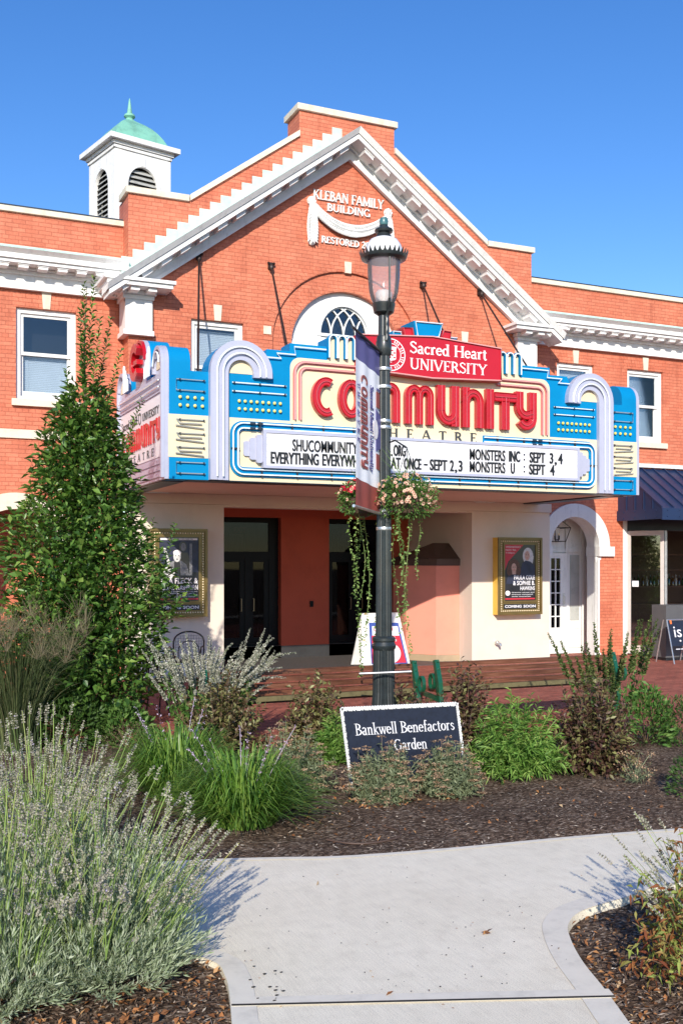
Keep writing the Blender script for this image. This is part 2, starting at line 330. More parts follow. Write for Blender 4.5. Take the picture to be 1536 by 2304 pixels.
    def text(s, body, x0, x1, z0, z1, y0, y1, bold=.0, rot=False):   # fits the word into the box
        cu = bpy.data.curves.new('t', 'FONT'); cu.body = body; cu.size = 1; cu.offset = bold; cu.fill_mode = 'FRONT'; cu.resolution_u = 3; cu.extrude = 0
        o = bpy.data.objects.new('t', cu); me = o.to_mesh(); V = [v.co.copy() for v in me.vertices]; Fc = [tuple(p.vertices) for p in me.polygons]
        o.to_mesh_clear(); bpy.data.objects.remove(o); bpy.data.curves.remove(cu)
        ax, bx = min(v.x for v in V), max(v.x for v in V); ay, by = min(v.y for v in V), max(v.y for v in V)
        sx = (x1 - x0) / (bx - ax); sz = (z1 - z0) / max(by - ay, .01)
        n = len(V); xy = [(x0 + (v.x - ax) * sx, z0 + (v.y - ay) * sz) for v in V]
        cnt = {}
        for f in Fc:
            for i in range(len(f)):
                e = (f[i], f[(i + 1) % len(f)]); cnt[e] = cnt.get(e, 0) + 1
        rim = [e for e in cnt if (e[1], e[0]) not in cnt]
        fs = list(Fc) + [(b, a, a + n, b + n) for a, b in rim]
        return s.add([(x, y0, z) for x, z in xy] + [(x, y1, z) for x, z in xy], fs)
    def build(s, name, m, parent=None, smooth=False, ang=35, origin=None):
        me = bpy.data.meshes.new(name); vs = s.v
        if origin: vs = [(a - origin[0], b - origin[1], c - origin[2]) for a, b, c in vs]
        me.from_pydata(vs, [], s.f); me.materials.append(m); me.update()
        o = bpy.data.objects.new(name, me); COL.objects.link(o)
        if smooth: me.polygons.foreach_set('use_smooth', [True] * len(me.polygons)); me.set_sharp_from_angle(angle=R(ang))
        if parent is not None:
            o.parent = parent
            if not origin: o.matrix_parent_inverse = LW[parent.name].inverted() if parent.name in LW else Matrix()
        if origin and parent is None: o.location = origin
        return o
LW = {}
def build_islands(mb, name, m, parent, smooth=False, ang=35):
    """one object for every separate piece"""
    n = len(mb.v); up = list(range(n))
    def find(a):
        while up[a] != a: up[a] = up[up[a]]; a = up[a]
        return a
    for f in mb.f:
        r = find(f[0])
        for i in f[1:]: up[find(i)] = r
    gr = {}
    for f in mb.f: gr.setdefault(find(f[0]), []).append(f)
    out = []
    for fs in gr.values():
        ids = sorted({i for f in fs for i in f}); ix = {a: k for k, a in enumerate(ids)}; q = MB(); q.v = [mb.v[i] for i in ids]; q.f = [tuple(ix[i] for i in f) for f in fs]; out.append(q.build(name, m, parent, smooth, ang))
    return out
def root(name, loc, label, cat, group=None, rz=0.):
    """Empty at the base of a thing; parts are given in world coordinates."""
    o = empty(name, loc, label, cat, group, rz); LW[o.name] = Matrix.Translation(loc) @ Matrix.Rotation(rz, 4, 'Z'); return o
def arc(cx, cz, rx, rz_, a0, a1, n=16): return [(cx + rx * math.cos(R(a0 + (a1 - a0) * i / n)), cz + rz_ * math.sin(R(a0 + (a1 - a0) * i / n))) for i in range(n + 1)]
def ell(cx, cz, rx, rz_, n=20): return arc(cx, cz, rx, rz_, 0, 360, n)[:-1]
def rrect(x0, x1, z0, z1, r, n=5): return arc(x1 - r, z1 - r, r, r, 0, 90, n) + arc(x0 + r, z1 - r, r, r, 90, 180, n) + arc(x0 + r, z0 + r, r, r, 180, 270, n) + arc(x1 - r, z0 + r, r, r, 270, 360, n)
def mir(pts, xc): return [(2 * xc - x, z) for x, z in pts][::-1]
# ------------------------------------------------------------------ serif lettering drawn with strokes
TK, TH = .15, .08
GL = {
 'A': (.78, 'L.06 0 .38 1 t;L.72 0 .38 1 T;L.19 .35 .58 .35 t;S.08 0;S.70 0'), 'B': (.64, 'L.15 0 .15 1 T;A.15 .745 .34 .235 -90 90;A.15 .27 .42 .25 -90 90;S.12 0;S.12 1'),
 'D': (.76, 'L.15 0 .15 1 T;A.15 .5 .52 .475 -90 90;S.12 0;S.12 1'), 'E': (.60, 'L.15 0 .15 1 T;L.1 .97 .52 .97 t;L.1 .03 .55 .03 t;L.15 .52 .42 .52 t;V.52 .9;V.55 .1;V.42 .52;S.12 0;S.12 1'),
 'F': (.56, 'L.15 0 .15 1 T;L.1 .97 .52 .97 t;L.15 .5 .42 .5 t;V.52 .9;V.42 .5;S.15 0;S.12 1'), 'G': (.78, 'A.40 .5 .31 .475 45 325;L.66 .0 .66 .40 T;S.64 .42;V.62 .88'),
 'H': (.80, 'L.15 0 .15 1 T;L.65 0 .65 1 T;L.15 .52 .65 .52 t;S.15 0;S.15 1;S.65 0;S.65 1'), 'I': (.32, 'L.16 0 .16 1 T;S.16 0;S.16 1'),
 'K': (.74, 'L.15 0 .15 1 T;L.18 .42 .60 1 t;L.28 .56 .64 0 T;S.15 0;S.15 1;S.60 1;S.64 0'), 'L': (.58, 'L.15 0 .15 1 T;L.1 .03 .54 .03 t;V.54 .11;S.15 1'),
 'M': (.94, 'L.12 0 .14 1 t;L.14 1 .47 .08 T;L.47 .08 .80 1 t;L.80 0 .80 1 T;S.12 0;S.12 1;S.82 0;S.82 1'), 'N': (.80, 'L.14 0 .14 1 t;L.14 1 .66 0 T;L.66 0 .66 1 t;S.14 0;S.12 1;S.66 1'),
 'O': (.80, 'A.40 .5 .32 .475 0 360'), 'R': (.70, 'L.15 0 .15 1 T;A.15 .73 .36 .245 -90 90;L.36 .50 .64 0 T;S.13 0;S.12 1;S.64 0'),
 'S': (.56, 'C.47 .80 .28 .97 .10 .85 .13 .68 .28 .54 .46 .40 .46 .16 .26 .03 .07 .18;V.46 .84;V.07 .15'), 'T': (.68, 'L.34 0 .34 1 T;L.05 .97 .63 .97 t;V.05 .9;V.63 .9;S.34 0'),
 'U': (.78, 'L.15 .32 .15 1 T;A.39 .32 .24 .295 180 360;L.63 .32 .63 1 t;S.15 1;S.63 1'), 'V': (.76, 'L.06 1 .38 0 T;L.70 1 .38 0 t;S.08 1;S.68 1'), 'Y': (.72, 'L.06 1 .36 .48 T;L.66 1 .36 .48 t;L.36 0 .36 .5 T;S.08 1;S.64 1;S.36 0'),
 'a': (.50, 'C.08 .52 .20 .63 .34 .55 .35 .40 .35 .08 .45 .0;A.22 .17 .15 .155 90 360;L.22 .335 .35 .38 t'), 'c': (.46, 'A.25 .32 .18 .29 40 320'), 'd': (.54, 'A.23 .32 .17 .29 0 360;L.41 0 .41 1.02 T;S.44 0;S.38 1.0'),
 'e': (.48, 'A.24 .32 .18 .29 0 320;L.08 .35 .42 .35 t'), 'f': (.36, 'L.16 0 .16 .8 T;C.16 .78 .2 .97 .36 .93;L.04 .62 .32 .62 t;S.16 0'), 'i': (.28, 'L.14 0 .14 .62 T;S.14 0;S.11 .62;L.14 .8 .14 .92 T'),
 'k': (.54, 'L.13 0 .13 1.02 T;L.14 .24 .42 .62 t;L.22 .36 .46 0 T;S.13 0;S.1 1.0;S.44 .62;S.46 0'), 'l': (.28, 'L.14 0 .14 1.02 T;S.14 0;S.11 1.0'),
 'n': (.58, 'L.14 0 .14 .62 T;C.14 .44 .26 .60 .38 .58 .43 .42 .43 0;L.43 0 .43 .44 T;S.14 0;S.43 0;S.11 .62'), 'o': (.52, 'A.26 .32 .19 .29 0 360'), 'r': (.42, 'L.14 0 .14 .62 T;C.14 .42 .24 .6 .38 .58;S.14 0;S.11 .62'),
 's': (.42, 'C.34 .5 .21 .62 .10 .52 .12 .4 .30 .26 .34 .14 .2 .02 .06 .13'), 't': (.34, 'L.15 .08 .15 .82 T;L.03 .62 .31 .62 t;C.15 .12 .2 .0 .32 .06'), 'v': (.5, 'L.06 .62 .25 0 T;L.44 .62 .25 0 t;S.07 .62;S.43 .62'),
 'w': (.74, 'L.06 .62 .23 0 T;L.23 0 .37 .58 t;L.37 .58 .53 0 T;L.53 0 .68 .62 t;S.07 .62;S.67 .62;S.37 .62'), 'y': (.5, 'L.06 .62 .25 0 T;C.44 .62 .25 .0 .16 -.2 .04 -.2;S.07 .62;S.43 .62'), 'u': (.58, 'L.14 .2 .14 .62 T;C.14 .2 .24 .02 .36 .06 .43 .2;L.43 0 .43 .62 T'),
 '2': (.54, 'C.08 .78 .2 .96 .38 .9 .42 .7 .3 .4 .06 .06;L.04 .04 .48 .04 T'), '0': (.56, 'A.28 .5 .2 .46 0 360'), '&': (.7, 'C.6 .4 .4 .05 .14 .08 .1 .28 .4 .65 .36 .92 .2 .92 .2 .7 .6 .03'), ' ': (.34, ''), '.': (.25, 'L.12 0 .12 .1 T')}
def serif(mb, word, x0, x1, z0, z1, y0, y1, wt=1., track=0.):
    tot = sum(GL[c][0] + track for c in word) - track; sx = (x1 - x0) / tot; sz = z1 - z0; tk, th = TK * wt, TH * wt; x = 0.
    def Q(px, pz): return (x0 + (x + px) * sx, z0 + pz * sz)
    k = (sx + sz) / 2
    for c in word:
        wd, spec = GL[c]
        for st in filter(None, spec.split(';')):
            t = st[0]; a = st[1:].split()
            if t == 'L':
                p = list(map(float, a[:4])); wv = tk if a[4] == 'T' else th
                hor = abs(p[1] - p[3]) < .01; mb.ribbon([Q(p[0], p[1]), Q(p[2], p[3])], wv * (sz if hor else sx), y0, y1)
            elif t == 'A':
                p = list(map(float, a)); n = 16; pts = []; ws = []
                for i in range(n + 1):
                    q = R(p[4] + (p[5] - p[4]) * i / n); pts.append(Q(p[0] + p[2] * math.cos(q), p[1] + p[3] * math.sin(q))); ws.append((th + (tk - th) * abs(math.cos(q))) * k)
                mb.ribbon(pts, ws, y0, y1)
            elif t == 'C':
                p = list(map(float, a)); cp = [(p[i], p[i + 1]) for i in range(0, len(p), 2)]; cp = [cp[0]] + cp + [cp[-1]]; pts = []; ws = []
                for i in range(1, len(cp) - 2):
                    for j in range(5):
                        u = j / 5; q = [.5 * (2 * cp[i][d] + (cp[i + 1][d] - cp[i - 1][d]) * u + (2 * cp[i - 1][d] - 5 * cp[i][d] + 4 * cp[i + 1][d] - cp[i + 2][d]) * u * u + (-cp[i - 1][d] + 3 * cp[i][d] - 3 * cp[i + 1][d] + cp[i + 2][d]) * u ** 3) for d in (0, 1)]; pts.append(Q(*q))
                pts.append(Q(*cp[-1])); m = len(pts); ws = [(th + (tk * .85 - th) * math.sin(math.pi * i / (m - 1))) * k for i in range(m)]; mb.ribbon(pts, ws, y0, y1)
            elif t == 'S': px, pz = map(float, a); mb.ribbon([Q(px - .13, pz + (.02 if pz < .3 else -.02)), Q(px + .13, pz + (.02 if pz < .3 else -.02))], .045 * wt * sz, y0, y1)
            elif t == 'V': px, pz = map(float, a); mb.ribbon([Q(px, pz - .09), Q(px, pz + .09)], .05 * wt * sx, y0, y1)
        x += wd + track
# rounded art-deco capitals (centre lines in a unit box) used for the theatre name
def deco_paths(c):
    S = .135
    if c == 'C': return .86, [arc(.47, .5, .335, .365, 62, 298, 22)]
    if c == 'O': return .86, [arc(.43, .5, .295, .365, 90, 450, 28)]
    if c == 'M': return 1.0, [[(S, 0), (S, .68)] + arc(.318, .68, .183, .185, 180, 0, 10) + [(.5, 0)], [(.5, .6), (.5, .68)] + arc(.683, .68, .183, .185, 180, 0, 10)[1:] + [(.865, 0)]]
    if c == 'N': return .74, [[(S, 0), (S, 1)], [(S, .62)] + arc(.37, .63, .235, .235, 180, 0, 12) + [(.605, 0)]]
    if c == 'U': return .74, [[(S, 1), (S, .37)] + arc(.37, .37, .235, .235, 180, 360, 12), [(.605, 0), (.605, 1)]]
    if c == 'I': return .32, [[(.16, 0), (.16, 1)]]
    if c == 'T': return .70, [[(.0, .865), (.70, .865)], [(.35, 0), (.35, .85)]]
    if c == 'Y': return .76, [[(S, 1), (S, .62)] + arc(.37, .60, .235, .20, 180, 300, 8) + [(.6, .45)], [(.61, 1), (.61, .34)] + arc(.375, .34, .235, .205, 0, -150, 12)]
def deco(mb, c, x0, x1, z0, z1, y0, y1, sw=.27, tubes=None, rims=None):
    wd, paths = deco_paths(c); sx = (x1 - x0) / wd; sz = z1 - z0
    for p in paths:
        q = [(x0 + a * sx, z0 + b * sz) for a, b in p]; mb.ribbon(q, sw * min(sx, sz) if sx < sz else sw * sz * .98, y0, y1)
        if tubes is not None: tubes.tube([(a, y0 - .012, b) for a, b in q], .0085, 5)
        if rims is not None:
            ww = sw * min(sx, sz) if sx < sz else sw * sz * .98
            for sg in (-1, 1):
                L = []
                for i, (a, b) in enumerate(q):
                    a0 = q[max(0, i - 1)]; a1 = q[min(len(q) - 1, i + 1)]; t = Vector((a1[0] - a0[0], a1[1] - a0[1])).normalized(); L.append((a - t.y * sg * (ww / 2 - .008), y0 - .006, b + t.x * sg * (ww / 2 - .008)))
                rims.tube(L, .009, 4)
# ================================================================== SETTING
YW, YG, YM, YR = 17.0, 16.61, 13.7, 19.2
XC = 7.64
GZ = -.035
def ground_sheet():
    mb = MB(); mb.add([(-300, -300, GZ - .03), (300, -300, GZ - .03), (300, 300, GZ - .03), (-300, 300, GZ - .03)], [(0, 1, 2, 3)])
    o = mb.build('ground', MULCH); props(o, kind='structure')
    nx, ny = 90, 90; X0, X1, Y0, Y1 = -3, 12, 2.0, 12.5; vs = []; fs = []   # planting bed, gently uneven
    for j in range(ny + 1):
        for i in range(nx + 1):
            x = X0 + (X1 - X0) * i / nx; y = Y0 + (Y1 - Y0) * j / ny
            vs.append((x, y, GZ + .012 * math.sin(3.1 * x + 1.3 * y) * math.sin(2.3 * y - .7 * x) + .01 * math.sin(9 * x) * math.sin(8 * y + x)))
    for j in range(ny):
        for i in range(nx): a = j * (nx + 1) + i; fs.append((a, a + 1, a + nx + 2, a + nx + 1))
    o = MB().add(vs, fs).build('garden_bed_soil', MULCH, smooth=True); props(o, kind='structure')
ground_sheet()
def slab(name, pts, z0, z1, m, holes=()):
    M = Matrix(((1, 0, 0, 0), (0, 0, 1, 0), (0, 1, 0, 0), (0, 0, 0, 1)))   # (x, depth, y) -> (x, y, z)
    mb = MB(M); mb.plate(pts, z1, z0, holes); o = mb.build(name, m); props(o, kind='structure'); return o
edge = [(1536, 1640), (1300, 1652), (1000, 1668), (700, 1672), (400, 1662), (0, 1645)]
pl = [G(*q) for q in edge]; pl = [(34, 4.)] + [(12, 7.8)] + pl + [(-12, 17.), (-12, 24), (34, 24)]
slab('brick_pavement', pl, -.3, 0., PAVER)
def smooth(pts, n=6):
    out = []; m = len(pts)
    for i in range(m - 1):
        a = pts[max(0, i - 1)]; b = pts[i]; c = pts[i + 1]; d = pts[min(m - 1, i + 2)]
        for j in range(n):
            u = j / n; out.append(tuple(.5 * (2 * b[k] + (c[k] - a[k]) * u + (2 * a[k] - 5 * b[k] + 4 * c[k] - d[k]) * u * u + (-a[k] + 3 * b[k] - 3 * c[k] + d[k]) * u ** 3) for k in (0, 1)))
    out.append(pts[-1]); return out
topE = smooth([G(*q) for q in [(-700, 2010), (100, 1958), (440, 1936), (620, 1930), (768, 1927), (1000, 1910), (1300, 1882), (1536, 1864), (1900, 1836), (2600, 1790)]])
rightC = smooth([G(*q) for q in [(2700, 1885), (1900, 1946), (1536, 1984), (1400, 2022), (1310, 2050), (1278, 2080), (1283, 2115), (1310, 2165), (1360, 2228), (1415, 2304)]])
rightC = rightC + [(2.72, 2.4), (2.5, -2.)]
far = lambda p, q, k: (p[0] + (p[0] - q[0]) * k, p[1] + (p[1] - q[1]) * k)
topE = [far(topE[0], topE[6], 5)] + topE + [far(topE[-1], topE[-7], 4)]; rightC = [far(rightC[0], rightC[6], 4)] + rightC
leftC = smooth([G(*q) for q in [(522, 2304), (516, 2235), (506, 2196), (480, 2165), (380, 2140), (200, 2140), (-300, 2170), (-900, 2230)]])
leftC = [(1.0, -2.), (1.2, 2.4)] + leftC; leftC = leftC + [far(leftC[-1], leftC[-7], 5)]
def off(pts, d):
    r = []
    for i, p in enumerate(pts):
        a = pts[max(0, i - 1)]; b = pts[min(len(pts) - 1, i + 1)]; t = Vector((b[0] - a[0], b[1] - a[1])).normalized(); r.append((p[0] - t.y * d, p[1] + t.x * d))
    return r
slab('concrete_path', topE[::-1] + leftC[::-1] + rightC[::-1], -.2, .0, CONC) if False else slab('concrete_path', topE + rightC + leftC, -.2, 0., CONC)
def strip(name, e, wd, z0, z1, m): return slab(name, e + off(e, wd)[::-1], z0, z1, m)
strip('path_edge', rightC, -.13, .0035, .0045, KERB); strip('path_edge', leftC, -.11, .0035, .0045, KERB); strip('path_edge', topE, -.05, .0035, .0045, KERB)
ja, jb = G(521, 2267), G(1384, 2247); slab('path_edge', [(ja[0] + .0, ja[1]), jb, (jb[0] + .03, jb[1] + .085), (ja[0] + .03, ja[1] + .085)], .0055, .0065, KERB)
slab('path_joint', [ja, jb, (jb[0] + .005, jb[1] + .016), (ja[0] + .005, ja[1] + .016)], .0075, .0085, JOINT)
# ================================================================== THEATRE BUILDING
B = root('theatre_building', (XC, YG, 0), 'orange painted brick theatre with stepped gable, white raking cornice and low side wings', 'building')
def hbox(h0, h1): return [(XC - h1, h0)], None
gh = 3.93
outer = [(XC - gh, 3.106), (XC + gh, 3.106), (XC + gh, 7.94), (XC + 2.94, 7.94), (XC + .93, 9.37), (XC + .93, 9.84), (XC - .93, 9.84), (XC - .93, 9.37), (XC - 2.94, 7.94), (XC - gh, 7.94)]
WG = [(4.76, 5.68, 4.4, 6.0), (9.60, 10.52, 4.4, 6.0)]
pal = [(XC - 1.06, 4.6), (XC + 1.06, 4.6), (XC + 1.06, 5.75)] + arc(XC, 5.75, 1.06, 1.02, 0, 180, 24)[1:]
gw = MB(); rc = lambda x0, x1, z0, z1: [(x0, z0), (x1, z0), (x1, z1), (x0, z1)]
rel = [(XC - 1.43, 4.6), (XC + 1.43, 4.6), (XC + 1.43, 5.75)] + arc(XC, 5.75, 1.43, 1.36, 0, 180, 28)[1:]
gw.plate(outer, YG, YG + .05, [rc(*q) for q in WG] + [rel]); gw.plate(outer, YG + .05, YG + .45, [rc(*q) for q in WG] + [pal]); gw.build('wall', BRICK, B)
gs = MB(); gs.box(XC - gh, XC - gh + .4, YG + .45, YW + .3, 2.9, 7.94); gs.box(XC + gh - .4, XC + gh, YG + .45, YW + .3, 2.9, 7.94); build_islands(gs, 'wall', BRICK, B)
cp = MB(); ct = .1; ov = .05
def seg(h0, z0, h1, z1):
    for s_ in (-1, 1):
        a = [(XC + s_ * h0, z0), (XC + s_ * h1, z1), (XC + s_ * h1, z1 + ct), (XC + s_ * h0, z0 + ct)]; cp.plate(a, YG - ov, YG + .5)
seg(2.92, 7.945, gh + .05, 7.945); seg(.935, 9.38, 2.90, 7.96)
cp.box(XC - .98, XC + .98, YG - ov, YG + .62, 9.845, 9.95); build_islands(cp, 'coping', STONE, B)
gs = MB(); gs.box(XC - .925, XC + .925, YG + .452, YG + .57, 9.2, 9.842); build_islands(gs, 'wall', BRICK, B)
# wings
def wing(x0, x1, holes):
    m = MB(); m.rect(x0, x1, -.1, 7.5, YW, YW + .35, holes); m.build('wall', BRICK, B)
    m = MB(); m.box(x0, x1, YW - .05, YW + .42, 7.502, 7.585); m.build('coping', STONE, B)
    m = MB(); m.box(x0, x1, YW - .02, YW + .44, 7.587, 7.62); m.build('roof_flashing', STEEL, B)
    m = MB(); m.box(x0, x1, YW - .06, YW - .002, 6.29, 6.56); m.box(x0, x1, YW - .09, YW - .002, 6.27, 6.315); m.box(x0, x1, YW - .12, YW - .06, 6.50, 6.56)
    m.box(x0, x1, YW - .38, YW - .002, 6.605, 6.66); m.box(x0, x1, YW - .42, YW - .002, 6.662, 6.74)
    m.add([(x0, YW - .42, 6.742), (x1, YW - .42, 6.742), (x1, YW - .50, 6.80), (x0, YW - .50, 6.80), (x0, YW - .002, 6.84), (x1, YW - .002, 6.84)], [(0, 1, 2, 3), (3, 2, 5, 4)])
    m.box(x0, x1, YW - .16, YW - .002, 6.562, 6.60)
    x = x0 + .2
    while x < x1 - .1: m.box(x, x + .15, YW - .34, YW - .16, 6.545, 6.603); m.box(x - .015, x + .165, YW - .355, YW - .161, 6.585, 6.6045); x += .30
    m.build('cornice', WHITE, B)
    m = MB(); m.add([(x0, YW - .49, 6.803), (x1, YW - .49, 6.803), (x1, YW - .012, 6.93), (x0, YW - .012, 6.93), (x0, YW - .012, 6.98), (x1, YW - .012, 6.98)], [(0, 1, 2, 3), (3, 2, 5, 4)]); m.build('roof_flashing', VERD, B)
ARC_X0, ARC_X1, ARC_S = P(1236, 1225, YW)[0], P(1344, 1225, YW)[0], 2.25
acx, ar = (ARC_X0 + ARC_X1) / 2, (ARC_X1 - ARC_X0) / 2
def archhole(cx, r, zs, z0=-.05): return [(cx - r, z0), (cx + r, z0), (cx + r, zs)] + arc(cx, zs, r, r, 0, 180, 20)[1:]
WR = [(12.457, 13.377, 4.45, 5.97), (14.24, 15.19, 4.45, 5.97), (16.4, 17.3, 4.45, 5.97)]
SHOP = (14.12, 19.6, -.05, 2.86)
wing(XC + gh, 27., [rc(*q) for q in WR] + [archhole(acx, ar + .05, ARC_S), rc(*SHOP)])
WLs = [(2.0, 2.943, 4.53, 6.0), (.09, 1.03, 4.53, 6.0)]
lcx, lr = 2.0, .72
wing(-12., XC - gh, [rc(*q) for q in WLs] + [archhole(lcx, lr + .05, 2.05)])
m = MB(); m.box(-12, XC - gh - .01, YW - .04, YW - .002, 3.90, 4.04); m.build('string_course', STONE, B)
# rake cornice
Kp = .735; AP = 9.52
def band(h0, h1, t0, t1, y0, y1, mb):   # t0,t1: vertical offsets below the top line
    for s_ in (-1, 1): mb.plate([(XC + s_ * h0, AP - Kp * h0 - t0), (XC + s_ * h1, AP - Kp * h1 - t0), (XC + s_ * h1, AP - Kp * h1 - t1), (XC + s_ * h0, AP - Kp * h0 - t1)], y0, y1)
m = MB()
for s_ in (-1, 1):
    a = lambda h, t, y: (XC + s_ * h, y, AP - Kp * h - t)
    m.add([a(0, 0, YG - .54), a(4.36, 0, YG - .54), a(4.36, .10, YG - .47), a(0, .10, YG - .47), a(0, -.02, YG - .002), a(4.36, -.02, YG - .002), a(0, .10, YG - .002), a(4.36, .10, YG - .002)], [(0, 1, 2, 3), (0, 1, 5, 4), (1, 2, 7, 5)])
band(0, 4.33, .102, .19, YG - .45, YG - .002, m)
band(0, 4.0, .192, .24, YG - .14, YG - .002, m); band(0, 4.0, .242, .42, YG - .07, YG - .002, m); band(0, 3.98, .36, .43, YG - .10, YG - .071, m)
h = .16
while h < 4.0: band(h, h + .16, .192, .262, YG - .38, YG - .142, m); band(h - .015, h + .175, .192, .212, YG - .4, YG - .381, m); h += .315
m.build('raking_cornice', WHITE, B)
st = .187
for s_ in (-1, 1):
    m = MB(); h = .12
    while h < 3.9:
        m.plate([(XC + s_ * h, AP - Kp * h - .02), (XC + s_ * (h + st), AP - Kp * (h + st) - .02), (XC + s_ * (h + st), AP - Kp * h + .215), (XC + s_ * h, AP - Kp * h + .215)], YG - .012, YG - .001); h += st
    m.build('roof_flashing', VERD, B)
# cornice returns on pilasters
for s_ in (-1, 1):
    m = MB(); X = lambda a, b: (min(XC + s_ * a, XC + s_ * b), max(XC + s_ * a, XC + s_ * b))
    for (a, b, p, z0, z1) in [(4.36, 3.30, .44, 6.335, 6.40), (4.42, 3.26, .48, 6.402, 6.455), (4.08, 3.50, .16, 6.27, 6.333), (4.04, 3.53, .12, 6.2, 6.268), (4.00, 3.555, .09, 5.70, 6.198), (4.03, 3.53, .11, 5.62, 5.698)]:
        x0, x1 = X(a, b); m.box(x0, x1, YG - p, YW - .03, z0, z1)
    for h in (3.62, 3.9, 4.18): x0, x1 = X(h - .07, h + .07); m.box(x0, x1, YG - .38, YG - .162, 6.275, 6.332)
    for yy in (YG - .1, YG + .18): x0, x1 = X(4.085, 4.3); m.box(x0, x1, yy, yy + .14, 6.275, 6.332)
    m.build('pilaster_cap', WHITE, B)
# windows ---------------------------------------------------------
def window(x0, x1, z0, z1, yf, sill=True, key=True, parent=B, blind=1.0, upblind=.0):
    fr = MB(); y0, y1 = yf + .06, yf + .2; a = .075
    fr.rect(x0, x1, z0, z1, y0, y1, [rc(x0 + a, x1 - a, z0 + .06, z1 - a)])
    f = fr.build('window', WHITE, parent); zm = (z0 + z1) / 2 + .02
    sh = MB(); b = .05
    sh.rect(x0 + a, x1 - a, zm - .03, z1 - a, y0 + .035, y0 + .07, [rc(x0 + a + b, x1 - a - b, zm + .025, z1 - a - b)])
    sh.rect(x0 + a, x1 - a, z0 + .06, zm + .03, y0 + .075, y0 + .11, [rc(x0 + a + b, x1 - a - b, z0 + .15, zm - .02)])
    build_islands(sh, 'sash', WHITE2, f)
    pn = MB(); pn.rect(x0 + a, x1 - a, zm, z1 - a, y0 + .05, y0 + .055); pn.rect(x0 + a, x1 - a, z0 + .06, zm, y0 + .09, y0 + .095); build_islands(pn, 'pane', WGLASS, f)
    bl = MB(); zb = z0 + .1
    while zb < z0 + .1 + (z1 - z0 - .2) * blind:
        bl.add([(x0 + a, y0 + .150, zb), (x1 - a, y0 + .150, zb), (x1 - a, y0 + .156, zb + .028), (x0 + a, y0 + .156, zb + .028)], [(0, 1, 2, 3)]); zb += .029
    for fx in (.22, .78): xx = x0 + (x1 - x0) * fx; bl.box(xx - .006, xx + .006, y0 + .147, y0 + .149, z0 + .1, z0 + .1 + (z1 - z0 - .2) * blind)
    bl.build('blind', BLIND, f)
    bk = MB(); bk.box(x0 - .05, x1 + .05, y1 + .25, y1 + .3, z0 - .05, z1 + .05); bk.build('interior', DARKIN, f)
    if sill: s = MB(); s.box(x0 - .07, x1 + .07, yf - .07, yf + .1, z0 - .11, z0 - .002); s.build('sill', STONE, f)
    if key:
        k = MB(); xm = (x0 + x1) / 2; k.plate([(xm - .055, z1 + .004), (xm + .055, z1 + .004), (xm + .075, z1 + .27), (xm - .075, z1 + .27)], yf - .018, yf + .05); k.build('keystone', STONE, f)
        lt = MB()
        for i in range(-7, 8):
            if i == 0: continue
            sg = 1 if i > 0 else -1; j = abs(i) - 1; xa = xm + sg * (.06 + j * .067); xb = xa + sg * .06; ex = sg * .012 * (j + 1) * 1.6
            lt.plate([(xa, z1 + .004), (xb, z1 + .004), (xb + ex + sg * .004, z1 + .245), (xa + ex, z1 + .245)], yf - .006, yf + .004)
        lt.build('lintel', BRICK, f)
    return f
for q in WLs: window(*q, YW, blind=.52)
for q in WG: window(*q, YG, sill=False, blind=.97)
for q in WR: window(*q, YW, blind=.97)
# palladian window
pf = MB(); fan = [(XC - .49, 6.0), (XC + .49, 6.0)] + arc(XC, 6.0, .49, .54, 0, 180, 20)[1:-1]
pf.plate([(XC - 1.06, 4.6), (XC + 1.06, 4.6), (XC + 1.06, 5.75)] + arc(XC, 5.75, 1.06, 1.02, 0, 180, 24)[1:], YG + .16, YG + .22, [fan, rc(XC - .46, XC + .46, 4.6, 5.84), rc(XC - .93, XC - .56, 4.6, 5.72), rc(XC + .56, XC + .93, 4.6, 5.72)])
pal_o = pf.build('window', WHITE, B)
pt = MB(); pt.ribbon(arc(XC, 6.0, .50, .55, 0, 180, 24), .055, YG + .12, YG + .17); pt.ribbon([(XC - .55, 5.985), (XC + .55, 5.985)], .05, YG + .12, YG + .17)
pt.box(XC - 1.04, XC + 1.04, YG + .10, YG + .17, 5.76, 5.80); pt.box(XC - .55, XC - .47, YG + .12, YG + .17, 4.6, 5.95); pt.box(XC + .47, XC + .55, YG + .12, YG + .17, 4.6, 5.95)
for s_ in (-1, 1): pt.rect(XC + s_ * .745 - .185, XC + s_ * .745 + .185, 4.6, 5.72, YG + .14, YG + .18, [rc(XC + s_ * .745 - .14, XC + s_ * .745 + .14, 4.7, 5.66)]); pt.box(XC + s_ * .745 - .01, XC + s_ * .745 + .01, YG + .15, YG + .19, 4.7, 5.66)
pt.build('frame', WHITE, pal_o)
tr = MB(); tr.ribbon(arc(XC, 6.0, .465, .515, 0, 180, 20), .03, YG + .175, YG + .20)
for k in (-.245, 0., .245):      # interlaced gothic bars
    for sg in (-1, 1): tr.ribbon([p for p in arc(XC + k + sg * .49, 6.0, .49, .54, 90 + sg * 90, 90 + sg * 22, 12) if ((p[0] - XC) / .47) ** 2 + ((p[1] - 6.0) / .52) ** 2 < 1.0] or [(XC, 6.0), (XC, 6.01)], .022, YG + .176, YG + .199)
tr.build('glazing_bar', WHITE, pal_o)
pg = MB(); pg.plate(fan, YG + .205, YG + .21); pg.rect(XC - .93, XC + .93, 4.6, 5.75, YG + .225, YG + .23); pg.build('pane', WGLASS, pal_o)
pb = MB(); pb.box(XC - 1.2, XC + 1.2, YG + .5, YG + .55, 4.4, 7.); pb.build('interior', DARKIN, pal_o)
